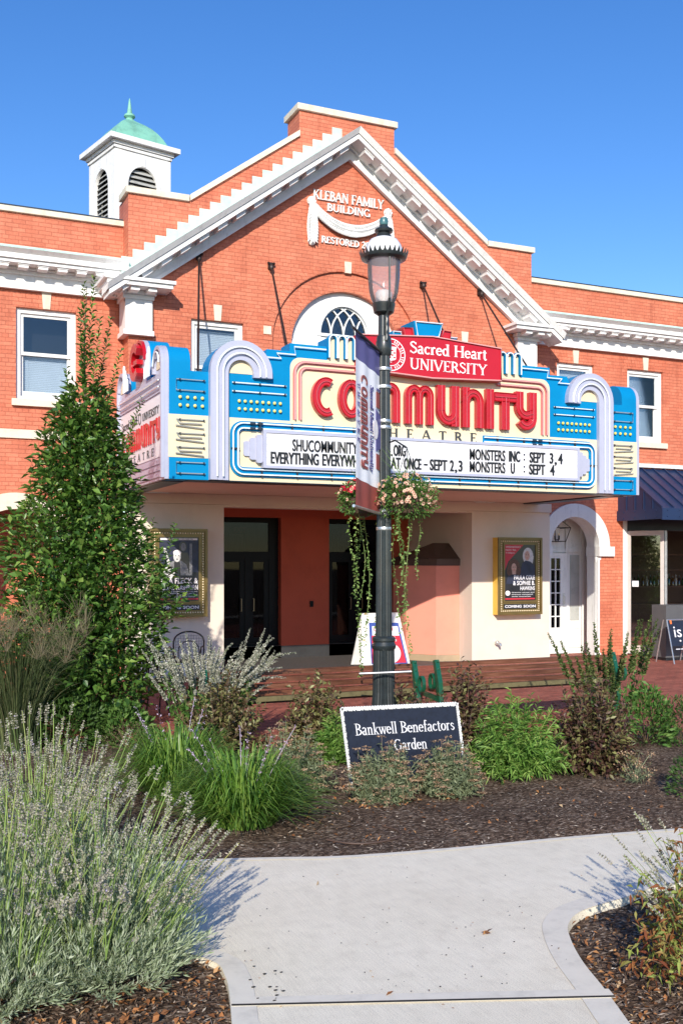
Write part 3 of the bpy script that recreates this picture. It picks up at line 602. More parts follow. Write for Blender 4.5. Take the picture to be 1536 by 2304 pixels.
# brick arch rings and stones
ra = MB()
for r0, r1, rz0, n in ((1.075, 1.27, 1.035, 44), (1.44, 1.62, 1.37, 54)):
    for i in range(n):
        a0, a1 = 180 * i / n + .35, 180 * (i + 1) / n - .35; dz = rz0 - r0
        yy = YG + .044 if r0 < 1.2 else YG - .006
        ra.plate([(XC + r0 * math.cos(R(a0)), 5.75 + (r0 + dz) * math.sin(R(a0))), (XC + r1 * math.cos(R(a0)), 5.75 + (r1 + dz) * math.sin(R(a0))), (XC + r1 * math.cos(R(a1)), 5.75 + (r1 + dz) * math.sin(R(a1))), (XC + r0 * math.cos(R(a1)), 5.75 + (r0 + dz) * math.sin(R(a1)))], yy, yy + .012)
ra.build('brick_arch', BRICK, B)
ks = MB(); ks.plate([(XC - .06, 7.09), (XC + .06, 7.09), (XC + .07, 7.29), (XC - .07, 7.29)], YG - .02, YG + .03)
for s_ in (-1, 1): ks.box(XC + s_ * 1.53 - .07, XC + s_ * 1.53 + .07, YG - .018, YG + .03, 5.86, 6.0)
build_islands(ks, 'keystone', STONE, B)
# raised lettering and festoon on the gable
lt = MB(); yl0, yl1 = YG - .035, YG + .002
serif(lt, 'KLEBAN FAMILY', 6.96, 8.345, 8.325, 8.49, yl0, yl1, 1.0); serif(lt, 'BUILDING', 7.225, 8.075, 8.145, 8.275, yl0, yl1, 1.0); serif(lt, 'RESTORED 2022', 7.115, 8.20, 7.57, 7.685, yl0, yl1, 1.05)
lt.build('raised_lettering', WHITE, B)
fe = MB(); GA = Vector((6.93, 0, 8.27)); GB = Vector((8.43, 0, 8.27))
def leafp(p, d, L, W, out=.03):
    d = Vector(d).normalized(); n = Vector((-d.z, 0, d.x)); a = Vector(p)
    fe.add([tuple(a - d * L * .3), tuple(a + n * W * .5 + Vector((0, -out * .4, 0))), tuple(a + d * L * .7 + Vector((0, -out, 0))), tuple(a - n * W * .5 + Vector((0, -out * .4, 0))), tuple(a + Vector((0, -out * 1.3, 0)))], [(0, 1, 4), (1, 2, 4), (2, 3, 4), (3, 0, 4)])
for c in (GA, GB):
    fe.ball((c.x, YG - .02, c.z), .085, 12, (1, .55, 1)); fe.ball((c.x, YG - .06, c.z), .04, 8)
    for k in range(8): fe.ball((c.x + .06 * math.cos(k * .785), YG - .05, c.z + .06 * math.sin(k * .785)), .026, 6)
    fe.ball((c.x, YG - .03, c.z - .70), .075, 10, (1, .6, 1.1))
    for i in range(12):      # hanging drop
        t = i / 12; wv = .035 + .05 * math.sin(min(1., t * 1.15) * 2.4) ; z = c.z - .1 - .62 * t
        fe.ball((c.x, YG - .01, z), wv, 8, (1, .5, .8))
        for sg in (-1, 1): leafp((c.x + sg * wv * .75, YG - .045, z), (sg * .55, 0, -1), .13, .08, .05); leafp((c.x + sg * wv * .2, YG - .06, z - .02), (sg * .15, 0, -1), .12, .07, .05)
for i in range(41):
    t = i / 40; x = GA.x + (GB.x - GA.x) * t; sag = 1 - (2 * t - 1) ** 2; z = 8.2 - .37 * sag ** .9; wv = .03 + .055 * sag
    fe.ball((x, YG - .01, z), wv, 8, (.9, .5, 1)); sd = -1 if t > .5 else 1
    dx, dz = (GB.x - GA.x), .37 * 4 * (2 * t - 1)
    for o_, b_ in ((-.75, -.45), (0, 0), (.75, .45)): leafp((x + o_ * wv * (-dz / 1.6), YG - .055 - .01 * (1 - abs(o_)), z + o_ * wv), (sd * dx, 0, sd * dz + b_ * 1.6), .17, .075, .05)
for k in range(16): fe.ball((XC + .04 + random.uniform(-.12, .12), YG - .08, 7.83 + random.uniform(-.06, .05)), .03, 6)
fe.build('garland', WHITE, B, smooth=True)
# entrance recess ---------------------------------------------------
X5, X10 = 5.341, 10.242
m = MB(); m.box(XC - gh + .02, X5, YG + .03, YG + .35, 0, 2.898); m.box(X10, 12.02, YG + .03, YG + .35, 0, 2.898)
m.box(X5, X10, YG + .03, YG + .3, 2.86, 3.10); m.box(X10, X10 + .25, YG + .352, YR, 0, 3.2); m.box(X5 - .25, X5 - .002, YG + .352, YR, 0, 3.2); m.build('stucco_wall', STUC, B)
m = MB(); m.box(XC - gh, XC + gh + .45, YG - .03, YG + .34, 2.90, 3.068); m.build('stucco_lintel', STUC, B)
DOORS = [(6.02, 7.36), (8.41, 9.75)]
m = MB(); m.rect(X5, X10, 0, 3.25, YR, YR + .25, [rc(d0, d1, -.02, 2.82) for d0, d1 in DOORS]); m.build('entrance_wall', REDW, B)
m = MB(); m.rect(X5, X10, 0, .25, YR - .012, YR, [rc(d0, d1, -.02, .26) for d0, d1 in DOORS]); m.build('base_board', mat('shaded_grey_base', (.03, .03, .032), .6, var=.2), B)  # grey board raised and darkened to stand for shade at the wall foot
m = MB(); m.box(X5 - .2, X10 + .2, YG + .3, YR + .3, 3.2, 3.28); m.build('entrance_ceiling', SOFF, B)
m = MB(); m.box(X5, X10, YG + .1, YR, .001, .012); m.build('entrance_floor', mat('dark_paving', (.085, .08, .078), .7, var=.25, vs=20), B)
for d0, d1 in DOORS:
    f = MB(); y0 = YR + .16; xm = (d0 + d1) / 2
    f.rect(d0, d1, 0, 2.82, y0, y0 + .08, [rc(d0 + .07, xm - .04, .3, 2.0), rc(xm + .04, d1 - .2, .3, 2.0), rc(d0 + .07, d1 - .2, 2.14, 2.72)])
    for xa in (d0 + .07 + .09, xm - .04 - .09): pass
    f.rect(d0 + .07, xm - .04, .3, 2.0, y0 + .02, y0 + .06, [rc(d0 + .15, xm - .14, .42, 1.93)]); f.rect(xm + .04, d1 - .2, .3, 2.0, y0 + .02, y0 + .06, [rc(xm + .14, d1 - .3, .42, 1.93)])
    dd = f.build('entrance_door', BLACKF, B)
    g = MB(); g.box(d0 + .07, xm - .04, y0 + .035, y0 + .04, .3, 2.0); g.box(xm + .04, d1 - .2, y0 + .035, y0 + .04, .3, 2.0); g.box(d0 + .07, d1 - .2, y0 + .03, y0 + .035, 2.14, 2.72); g.build('pane', DGLASS, dd)
    hd = MB()
    for sg in (-1, 1): x = xm + sg * .13; hd.tube([(x, y0, .95), (x, y0 - .06, .95), (x, y0 - .06, 1.2), (x, y0, 1.2)], .011, 6)
    hd.build('handle', mat('bronze_pull', (.35, .27, .16), .35, metal=.8, var=.05), dd, smooth=True)
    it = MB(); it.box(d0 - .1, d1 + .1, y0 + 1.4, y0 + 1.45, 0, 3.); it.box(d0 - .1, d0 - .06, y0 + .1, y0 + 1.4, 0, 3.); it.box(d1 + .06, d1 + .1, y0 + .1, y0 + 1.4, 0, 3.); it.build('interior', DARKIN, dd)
    cu_ = MB(); pts = []
    for k in range(19): pts.append((d0 + .1 + k * .04, y0 + .5 + .05 * (k % 2)))
    for k in range(18): cu_.add([(pts[k][0], pts[k][1], 2.0), (pts[k + 1][0], pts[k + 1][1], 2.0), (pts[k + 1][0], pts[k + 1][1], 2.6), (pts[k][0], pts[k][1], 2.6)], [(0, 1, 2, 3)])
    cu_.build('curtain', POSTG, dd)
    ex = MB(); ex.box(xm - .2, xm + .12, y0 + .3, y0 + .33, 2.5, 2.66); exo = ex.build('exit_sign', BLACKF, dd)
    et = MB(); et.text('EXIT', xm - .17, xm + .09, 2.52, 2.64, y0 + .297, y0 + .299, .03); et.build('exit_lettering', mat('exit_red', (.5, .03, .02), .5, var=0), exo)
m = MB(); m.box(7.98, 8.05, YR - .03, YR - .002, 1.02, 1.14); m.build('card_reader', BLACKF, B)
# projecting ticket booth
bp = [(9.42, 17.75), (9.78, 17.2), (10.24, 17.1), (10.24, 18.3), (9.42, 18.3)]
def prism(mb, pts, z0, z1, ins=0.):
    n = len(pts); cx = sum(p[0] for p in pts) / n; cy = sum(p[1] for p in pts) / n
    q = [(cx + (x - cx) * (1 + ins), cy + (y - cy) * (1 + ins)) for x, y in pts]
    mb.add([(x, y, z0) for x, y in q] + [(x, y, z1) for x, y in q], [tuple(range(n))[::-1], tuple(range(n, 2 * n))] + [(i, (i + 1) % n, n + (i + 1) % n, n + i) for i in range(n)])
m = MB(); prism(m, bp, .14, 1.86); tb = m.build('ticket_booth', SALM, B)
m = MB(); prism(m, bp, .0, .138, .012); m.build('booth_base', TANB, tb)
m = MB(); prism(m, bp, 1.862, 1.99, .06); q = [(x, y) for x, y in bp]; n = len(q); cx, cy = 9.86, 17.55
m.add([(x + (x - cx) * .05, y + (y - cy) * .05, 1.992) for x, y in q] + [(9.85, 17.45, 2.3), (10.24, 17.5, 2.3)], [(0, 1, 5), (1, 2, 6, 5), (2, 3, 6), (3, 4, 5, 6), (4, 0, 5)]); m.build('booth_roof', BROWNR, tb)
bl = MB()
for i in range(26): bl.ball((10.16, 18.45, 1.05 + i * .036), .012, 5)
bl.build('light_string', GOLDB, B)
# right arched niche -------------------------------------------------
def archtrim(cx, r, zs, wdt, legs, m, name='arch_trim'):
    t = MB(); o = arc(cx, zs, r + wdt, r + wdt, 0, 180, 28); i_ = arc(cx, zs, r, r, 180, 0, 28); t.plate(o + i_, YW - .05, YW + .36)
    for sg in (-1, 1): xs = sorted((cx + sg * (r - .02), cx + sg * (r + wdt + .1))); t.box(xs[0], xs[1], YW - .08, YW + .36, zs - .2, zs - .002)
    return t.build(name, m, B)
archtrim(acx, ar, ARC_S, .27, False, WHITE)
m = MB()
for sg in (-1, 1): xs = sorted((acx + sg * ar, acx + sg * (ar + .048))); m.box(xs[0], xs[1], YW + .0, YW + .36, 0, ARC_S - .202)
build_islands(m, 'arch_jamb', WHITE, B)
c = MB(); prof = [(.085, 0), (.085, .05), (.07, .09), (.065, ARC_S - .34), (.075, ARC_S - .3), (.085, ARC_S - .26), (.085, ARC_S - .205)]
for sg in (-1, 1): c.lathe(prof, (acx + sg * (ar + .06), YW + .08, 0), 18)
build_islands(c, 'column', WHITE, B, smooth=True)
nb = YW + .72; PX = lambda u: P(u, 1300, nb)[0]
m = MB(); nx1 = PX(1358); m.box(ARC_X0 - .1, nx1 + .1, nb, nb + .05, 0, 3.2); m.box(nx1, nx1 + .06, YW + .362, nb - .001, 0, 3.2); m.box(ARC_X0 - .12, ARC_X0 - .07, YW + .362, nb - .001, 0, 3.2); m.box(ARC_X0 - .06, nx1 - .001, YW + .362, nb - .001, 2.98, 3.05)
for z0, z1 in ((2.14, 2.22),): m.box(ARC_X0 - .05, nx1 - .002, nb - .04, nb - .002, z0, z1)
for u in (1272, 1308, 1354): m.box(PX(u) - .035, PX(u) + .035, nb - .05, nb - .041, 0, 2.9)
m.rect(PX(1278), PX(1304), .12, .60, nb - .02, nb - .001, [rc(PX(1282), PX(1300), .2, .52)]); m.rect(PX(1314), PX(1350), .72, 2.06, nb - .025, nb - .001, [rc(PX(1318), PX(1346), .8, 1.98)]); m.rect(PX(1314), PX(1350), .12, .60, nb - .02, nb - .001, [rc(PX(1318), PX(1346), .2, .52)])
m.rect(PX(1276), PX(1310), 2.26, 2.86, nb - .02, nb - .001, [rc(PX(1281), PX(1305), 2.32, 2.78)]); m.rect(PX(1314), PX(1352), 2.26, 2.86, nb - .02, nb - .001, [rc(PX(1319), PX(1347), 2.32, 2.78)])
m.build('niche_panelling', WHITE, B)
dr = MB(); dx0, dx1 = PX(1218), PX(1268); pa = PX(1232); pb = PX(1255); pc = (pb - pa) / 2
dr.rect(dx0, dx1, .02, 2.12, nb - .09, nb - .045, [rc(pa + i * pc + .012, pa + (i + 1) * pc - .012, .56 + j * .245, .785 + j * .245) for i in range(2) for j in range(6)]); nd = dr.build('side_door', WHITE, B)
g = MB(); g.box(pa - .02, pb + .02, nb - .065, nb - .06, .5, 2.06); g.build('pane', DGLASS, nd); g = MB(); g.box(pa - .02, pb + .02, nb - .044, nb - .04, .5, 2.06); g.build('backing', GREYP, nd)
g = MB(); g.box(PX(1259), PX(1264), nb - .1, nb - .091, 1.0, 1.28); xh = PX(1261); g.tube([(xh, nb - .1, 1.05), (xh, nb - .14, 1.07), (xh, nb - .14, 1.21), (xh, nb - .1, 1.23)], .008, 5); g.build('handle', ALU, nd)
g = MB(); g.box(PX(1281), PX(1301), nb - .012, nb - .003, .70, 2.08); g.build('side_light', mat('frosted_glass', (.45, .47, .45), .2, coat=.5, var=.15), B)
# left arch (behind the tree)
m = MB(); o = arc(lcx, 2.05, lr + .26, lr + .26, 0, 180, 28); m.plate(o + arc(lcx, 2.05, lr, lr, 180, 0, 28), YW - .05, YW + .36)
for sg in (-1, 1): xs = sorted((lcx + sg * (lr + .002), lcx + sg * (lr + .26))); m.box(xs[0], xs[1], YW - .07, YW + .36, 1.85, 2.048)
m.build('arch_trim', STONE, B)
c = MB()
for sg in (-1, 1): c.lathe([(.1, 0), (.1, .06), (.08, .1), (.075, 1.7), (.09, 1.75), (.1, 1.848)], (lcx + sg * (lr + .1), YW + .1, 0), 16)
build_islands(c, 'column', WHITE, B, smooth=True)
m = MB(); m.box(lcx - 1.2, lcx + 1.2, YW + 1.3, YW + 1.35, 0, 3.); m.build('niche_panelling', BRICK, B)
# storefront -----------------------------------------------------------
m = MB(); sx0 = SHOP[0]
m.box(sx0, sx0 + .10, YW - .02, YW + .3, 0, 2.86); m.box(sx0 + .101, sx0 + .16, YW + .05, YW + .2, 0, 2.7); build_islands(m, 'shop_jamb', WHITE, B)
m = MB(); m.box(sx0 + .1, SHOP[1], YW + .02, YW + .25, 2.6, 2.86); m.build('shop_header', STEEL, B)
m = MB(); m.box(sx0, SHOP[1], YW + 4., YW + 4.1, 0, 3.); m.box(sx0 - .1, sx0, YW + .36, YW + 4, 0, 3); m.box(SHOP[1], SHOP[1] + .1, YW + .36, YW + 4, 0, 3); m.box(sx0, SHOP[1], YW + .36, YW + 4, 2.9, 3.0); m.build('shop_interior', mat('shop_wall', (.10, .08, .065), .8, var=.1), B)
m = MB()
for z in (.9, 1.32, 1.72, 2.1): m.box(sx0 + .3, 18.5, YW + 2.4, YW + 2.7, z, z + .04)
build_islands(m, 'shop_shelf', SHELF, B)
ga = Vector((14.22, YW - .02, 0)); gb = Vector((14.66, YW - .62, 0)); dv = (gb - ga).normalized(); nv = Vector((-dv.y, dv.x, 0)); Lg = (gb - ga).length
Mg = Matrix(((dv.x, nv.x, 0, ga.x), (dv.y, nv.y, 0, ga.y), (0, 0, 1, 0), (0, 0, 0, 1)))
m = MB(Mg); m.rect(0, Lg, .03, 2.58, 0, .045, [rc(.07, Lg - .07, .2, 2.48)]); fd = m.build('folding_door', mat('greige_door_frame', (.55, .49, .46), .4, var=.06), B)
m = MB(Mg); m.rect(.06, Lg - .06, .19, 2.49, .02, .025); m.build('pane', CGLASS, fd)
m = MB(Mg); m.rect(.1, .23, 1.42, 1.54, .012, .016); m.build('paper_notice', LBOARD, fd)
m = MB(Mg); m.box(Lg + .006, Lg + .05, .06, .10, .03, 2.58); m.box(Lg + .051, Lg + .056, .05, .12, 1.6, 1.68); m.box(Lg + .051, Lg + .056, .05, .12, .95, 1.03); m.build('door_edge', ALU, fd)
# standing bottles on the back shelves
for i in range(26):
    x = 15.3 + i * .115 + random.uniform(-.02, .02); m = MB(); hgt = random.uniform(.2, .3); m.lathe([(.035, 0), (.037, hgt * .6), (.013, hgt * .75), (.013, hgt)], (x, YW + 2.5, 1.362), 8)
    o = m.build('bottle', mat('bottle_%d' % (i % 4), [(.02, .05, .02), (.10, .05, .01), (.35, .33, .28), (.03, .02, .02)][i % 4], .1, coat=.5, var=0) if i < 4 else MATS['bottle_%d' % (i % 4)] if ('bottle_%d' % (i % 4)) in MATS else BLACKF, smooth=True)
    props(o, 'glass bottle standing in a row on the dark shop back shelf', 'bottle', 'bottles on the shop shelf')
# ================================================================== MARQUEE
MQ = root('theatre_marquee', (XC, YM, 3.06), 'blue, cream and silver art deco marquee canopy with big red neon letters over the entrance', 'marquee')
ZB = 3.06
mp = lambda hz: [(XC - h, z) for h, z in hz] + [(XC + h, z) for h, z in hz[::-1]]
half = [(4.04, ZB), (4.04, 4.56), (3.47, 4.56)] + [(3.005 - .455 * math.cos(R(180 - a)), 4.57 + .455 * math.sin(R(a))) for a in range(0, 181, 12)][::1]
half = [(4.04, ZB), (4.04, 4.56), (3.465, 4.56)] + [(3.01 + .455 * math.cos(R(a)), 4.57 + .455 * math.sin(R(a))) for a in range(0, 145, 12)] + [(2.60, 4.955), (2.255, 4.955), (2.255, 5.07), (1.67, 5.07), (1.67, 5.2), (1.25, 5.2), (1.25, 5.1), (.0, 5.1)]
outl = [(XC - h, z) for h, z in half] + [(XC + h, z) for h, z in half[::-1][1:]]
m = MB(); m.plate(outl, YM, YM + .35); m.build('face_panel', BLUE, MQ)
m = MB(); m.box(XC - 4.0, XC + 4.0, YM + .352, YG - .002, 3.12, 4.2); m.build('canopy_body', STEEL, MQ)
m = MB(); m.box(XC - 3.72, XC + 3.72, YM + .35, YG + .02, 3.072, 3.118); m.build('soffit', SOFF, MQ)
m = MB(); m.box(XC - 4.04, XC - 3.722, YM + .352, YG - .002, 3.05, 3.118); m.box(XC + 3.722, XC + 4.04, YM + .352, YG - .002, 3.05, 3.118); m.box(XC - 3.72, XC + 3.72, YM + .01, YM + .349, 3.052, 3.058); build_islands(m, 'soffit_edge', STEEL, MQ)
# cream layers
m = MB(); y = YM - .006
m.plate([(XC - 3.19, ZB + .004), (XC + 3.19, ZB + .004), (XC + 3.19, 3.95), (XC + 2.252, 3.95), (XC + 2.252, 4.72)] + arc(XC + 2.10, 4.72, .152, .152, 0, 90, 6) + [(XC + 1.665, 4.872), (XC + 1.665, 5.19), (XC + 1.255, 5.19), (XC + 1.255, 4.872), (XC - 1.255, 4.872), (XC - 1.255, 5.19), (XC - 1.665, 5.19), (XC - 1.665, 4.872)] + arc(XC - 2.10, 4.72, .152, .152, 90, 180, 6) + [(XC - 2.252, 3.95), (XC - 3.19, 3.95)], y, YM)
for s_ in (-1, 1):
    c_ = XC + s_ * 3.01; m.plate(arc(c_, 4.571, .19, .19, 0, 180, 16), y, YM); x0, x1 = sorted((XC + s_ * 3.47, XC + s_ * 4.035)); m.rect(x0, x1, 3.36, 3.95, y, YM)
m.build('cream_panel', CREAM, MQ)
# three small arches
m = MB(); t = MB()
for s_ in (-1, 1):
    for k in range(3):
        cx = XC + s_ * (1.32 + .14 * k); pth = [(cx - .062, 4.90), (cx - .062, 5.17)] + arc(cx, 5.17, .062, .062, 180, 0, 8) + [(cx + .062, 4.90)]
        m.ribbon(pth, .035, YM - .06, YM); t.tube([(a, YM - .075, b) for a, b in pth], .011, 5)
build_islands(m, 'arch_trim', BLUE, MQ); build_islands(t, 'neon_tube', NEON, MQ, smooth=True)
# silver hooked arches
for s_ in (-1, 1):
    c_ = XC + s_ * 3.01; m = MB(); t = MB()
    for rr, wd, pr_ in ((.405, .10, .10), (.315, .085, .085), (.23, .09, .07)):
        p = [(s_ * rr, ZB + .003), (s_ * rr, 4.57)] + [(s_ * rr * math.cos(R(a)), 4.57 + rr * math.sin(R(a))) for a in range(10, 180, 10)] + [(-s_ * rr, 4.57), (-s_ * rr, 4.52)]
        p = [(c_ + a, b) for a, b in p]; m.ribbon(p, wd, YM - pr_, YM + .0)
    for rr in (.36, .272):
        p = [(c_ + s_ * rr, ZB + .05), (c_ + s_ * rr, 4.57)] + [(c_ + s_ * rr * math.cos(R(a)), 4.57 + rr * math.sin(R(a))) for a in range(10, 180, 10)] + [(c_ - s_ * rr, 4.57), (c_ - s_ * rr, 4.53)]
        t.tube([(a, YM - .112, b) for a, b in p], .012, 5)
    a_ = m.build('silver_arch', SILVER, MQ); t.build('neon_tube', NEON, a_, smooth=True)
# rolls with round tops that run back along the sides
def roll(x0, x1, cy, cz, r, mb, n=20, base=4.5):
    pts = [(cy - r, base)] + [(cy - r * math.cos(R(180 * i / n)), cz + r * math.sin(R(180 * i / n))) for i in range(n + 1)] + [(cy + r, base)]
    k = len(pts); mb.add([(x0, a, b) for a, b in pts] + [(x1, a, b) for a, b in pts], [tuple(range(k)), tuple(range(k, 2 * k))[::-1]] + [(i, i + k, (i + 1) % k + k, (i + 1) % k) for i in range(k)])
m = MB(); XL, XRr = XC - 4.085, XC + 4.085
for xa, xb in ((XL + .06, XC - 3.72), (XC + 3.72, XRr - .06)):
    roll(xa, xb, YM + .262, 4.66, .26, m); roll(xa, xb, YM + 1.35, 4.87, .34, m, base=4.4); roll(xa, xb, YM + 2.55, 4.66, .26, m)
build_islands(m, 'round_top', BLUE, MQ, smooth=True)
# side sign panels
MS = Matrix(((0, 1, 0, XL), (-1, 0, 0, YG - .06), (0, 0, 1, 0), (0, 0, 0, 1)))
LN = YG - .06 - YM
def side_outline(ins=0.):
    r1 = .262 - ins; o = [(0 + ins, ZB + ins), (LN - ins, ZB + ins), (LN - ins, 4.66)] + arc(LN - .262, 4.66, r1, r1, 0, 180, 14)[1:] + [(LN - .524 + ins, 4.55)]
    cm = LN - 1.35; o += [(cm + .34 - ins, 4.55), (cm + .34 - ins, 4.87)] + arc(cm, 4.87, .34 - ins, .34 - ins, 0, 180, 14)[1:] + [(cm - .34 + ins, 4.55)]
    cb = LN - 2.55; o += [(cb + .262 - ins, 4.55), (cb + .262 - ins, 4.66)] + arc(cb, 4.66, r1, r1, 0, 180, 14)[1:]; return o
m = MB(MS); m.plate(side_outline(), -.002, .06); sp_ = m.build('side_panel', SILVER, MQ)
m = MB(MS); m.rect(.1, LN - .1, 3.38, 4.24, -.012, -.003); m.build('sign_board', LBOARD, sp_)
m = MB(MS)
for z in (3.10, 3.19, 3.28, 4.27, 4.36, 4.45): m.box(.06, LN - .06, -.02, -.003, z, z + .055)
m.ribbon([(LN - .03, ZB + .02), (LN - .03, 4.66)] + arc(LN - .262, 4.66, .232, .232, 0, 180, 14) + [(LN - .494, 4.56)], .05, -.05, -.003)
m.ribbon([(.03, ZB + .02), (.03, 4.66)] + arc(.292, 4.66, .232, .232, 180, 0, 14) + [(.524, 4.56)], .05, -.05, -.003); m.build('silver_band', SILVER, sp_)
t = MB(MS)
for z in (4.335, 4.43): t.tube([(.15, -.05, z), (LN - .15, -.05, z)], .012, 5)
for k in range(4):
    for cx in (LN - .66 - .075 * k, .60 + .075 * k): t.tube([(cx - .025, -.06, 4.56)] + [(cx - .025 * math.cos(R(a)), -.06, 4.95 - .08 * k + .025 * math.sin(R(a))) for a in range(0, 181, 45)] + [(cx + .025, -.06, 4.56)], .014, 5)
t.tube([(a, -.06, b) for a, b in arc(LN - .262, 4.66, .17, .17, 0, 180, 10)], .012, 5); t.build('neon_tube', NEON, sp_, smooth=True)
m = MB(MS); m.plate(arc(LN - .262, 4.60, .15, .17, 0, 180, 12), -.012, -.003); m.plate(arc(.29, 4.60, .15, .17, 0, 180, 12), -.012, -.003); build_islands(m, 'cream_panel', CREAM, sp_)
m = MB(MS); cm = LN - 1.35; m.ribbon(arc(cm, 4.87, .215, .215, 40, 320, 20), .12, -.12, -.003); m.ribbon([(cm - .2, 4.87), (cm + .12, 4.87)], .07, -.1, -.003); m.ribbon(arc(cm, 4.87, .315, .315, 0, 180, 16), .04, -.05, -.003); m.build('red_roundel', REDE, sp_)
m = MB(MS); serif(m, 'Sacred Heart', .22, 1.30, 3.99, 4.12, -.016, -.0125); serif(m, 'UNIVERSITY', 1.62, 2.60, 3.99, 4.10, -.016, -.0125); m.ribbon(ell(1.46, 4.05, .08, .08), .02, -.016, -.0125, True); serif(m, 'THEATRE', .5, 2.3, 3.42, 3.53, -.016, -.0125, track=.7); m.build('sign_lettering', DGREY, sp_)
m = MB(MS); cx = .26
for ch in 'COMMUNITY': wd = deco_paths(ch)[0] * .355; deco(m, ch, cx, cx + wd * .88, 3.60, 3.93, -.03, -.0125, .19); cx += wd
m.build('sign_lettering', REDE, sp_)
MRs = Matrix(((0, -1, 0, XRr), (1, 0, 0, YM), (0, 0, 1, 0), (0, 0, 0, 1)))
m = MB(Matrix(((0, -1, 0, XRr), (-1, 0, 0, YG - .06), (0, 0, 1, 0), (0, 0, 0, 1)))); m.plate(side_outline(), 0, .06); m.build('side_panel', SILVER, MQ)
# pink neon border
m = MB(); t = MB()
for h, zt, rr in ((2.185, 4.805, .17), (2.10, 4.72, .10)):
    for s_ in (-1, 1):
        p = [(XC + s_ * h, 3.97), (XC + s_ * h, zt - rr)] + [(XC + s_ * (h - rr + rr * math.cos(R(a))), zt - rr + rr * math.sin(R(a))) for a in range(15, 91, 15)] + [(XC + s_ * 1.235, zt)]
        m.ribbon(p, .052, YM - .014, YM - .0065); t.tube([(a, YM - .045, b) for a, b in p], .013, 5)
build_islands(m, 'pink_border', PINKB, MQ); build_islands(t, 'neon_tube', NEONP, MQ, smooth=True)
# blue neon frame round the letter board
m = MB(); t = MB(); hx, zt, zb, rr = 3.09, 3.84, 3.19, .12
pth = [(6.62, zt), (XC - hx + rr, zt)] + arc(XC - hx + rr, zt - rr, rr, rr, 90, 180, 6)[1:] + arc(XC - hx + rr, zb + rr, rr, rr, 180, 270, 6) + arc(XC + hx - rr, zb + rr, rr, rr, 270, 360, 6) + arc(XC + hx - rr, zt - rr, rr, rr, 0, 90, 6) + [(8.62, zt)]
m.ribbon(pth, .135, YM - .03, YM - .0065); m.build('blue_border', BLUE, MQ)
for o_ in (-.035, .035): t.tube([(a, YM - .065, b) for a, b in off(pth, o_)], .0125, 5)
# step outline tubes and small side tubes
zz = [(2.62, 4.86), (2.40, 4.86), (2.47, 4.93 - .0), (1.98 + .2, 4.93), (2.2, 5.045), (1.70, 5.045)]
for s_ in (-1, 1): t.tube([(XC + s_ * h, YM - .04, z - .03) for h, z in zz], .011, 5)
for s_ in (-1, 1):
    for z in (4.44, 4.32): t.tube([(XC + s_ * 3.13, YM - .03, z), (XC + s_ * 2.32, YM - .03, z)], .009, 5)
build_islands(t, 'neon_tube', NEON, MQ, smooth=True)
t = MB()
for s_ in (-1, 1):
    for za, zb_ in ((4.43, 4.28), (3.29, 3.14)): t.tube([(XC + s_ * 3.52, YM - .03, za), (XC + s_ * 3.93, YM - .03, za), (XC + s_ * 3.93, YM - .03, zb_), (XC + s_ * 3.52, YM - .03, zb_)], .008, 5)
    for z in (3.88, 3.69, 3.50):
        t.tube([(XC + s_ * 3.53, YM - .035, z), (XC + s_ * 3.93, YM - .035, z), (XC + s_ * 3.88, YM - .035, z - .055), (XC + s_ * 3.57, YM - .035, z - .055)], .009, 5)
        t.tube([(XC + s_ * 3.94, YM - .035, z - .085), (XC + s_ * 3.54, YM - .035, z - .115)], .009, 5)
build_islands(t, 'neon_tube', mat('clear_tube', (.30, .32, .32), .12, coat=.8, var=0), MQ, smooth=True)
cl = MB()
for s_ in (-1, 1):
    for z in (4.44, 4.32):
        for h in (2.34, 2.72, 3.1): cl.box(XC + s_ * h - .012, XC + s_ * h + .012, YM - .04, YM, z - .012, z + .012)
    for z in (3.88, 3.69, 3.5, 3.29, 3.14, 4.43, 4.28):
        for h in (3.54, 3.88): cl.box(XC + s_ * h - .01, XC + s_ * h + .01, YM - .045, YM, z - .012, z + .01)
for i in range(0, len(pth) - 1):
    a, b = pth[i], pth[i + 1]; L = math.hypot(b[0] - a[0], b[1] - a[1])
    if L > .3:
        for k in range(int(L / .55) + 1): q = (k + .5) / (int(L / .55) + 1); x, z = a[0] + (b[0] - a[0]) * q, a[1] + (b[1] - a[1]) * q; cl.box(x - .008, x + .008, YM - .07, YM - .031, z - .06, z + .06) if abs(b[0] - a[0]) > .1 else cl.box(x - .06, x + .06, YM - .07, YM - .031, z - .008, z + .008)
for x in (4.85, 7.3, 9.6):  # dark tube joints
    for z in ((zt + .035, zt - .035) if x != 7.3 else (zb + .035, zb - .035)): cl.box(x - .09, x - .01, YM - .082, YM - .05, z - .016, z + .016); cl.box(x + .02, x + .1, YM - .082, YM - .05, z - .016, z + .016)
cl.build('tube_clip', STEEL, MQ)
# bulbs
def bulb(x, z): b = MB(); b.ball((x, YM - .028, z), .024, 8); b.build('bulb', BULB, MQ, smooth=True)
for s_ in (-1, 1):
    for z in (4.185, 4.075):
        for k in range(8): bulb(XC + s_ * (2.41 + .088 * k), z)
        for k in range(4): bulb(XC + s_ * (3.56 + .105 * k), z)
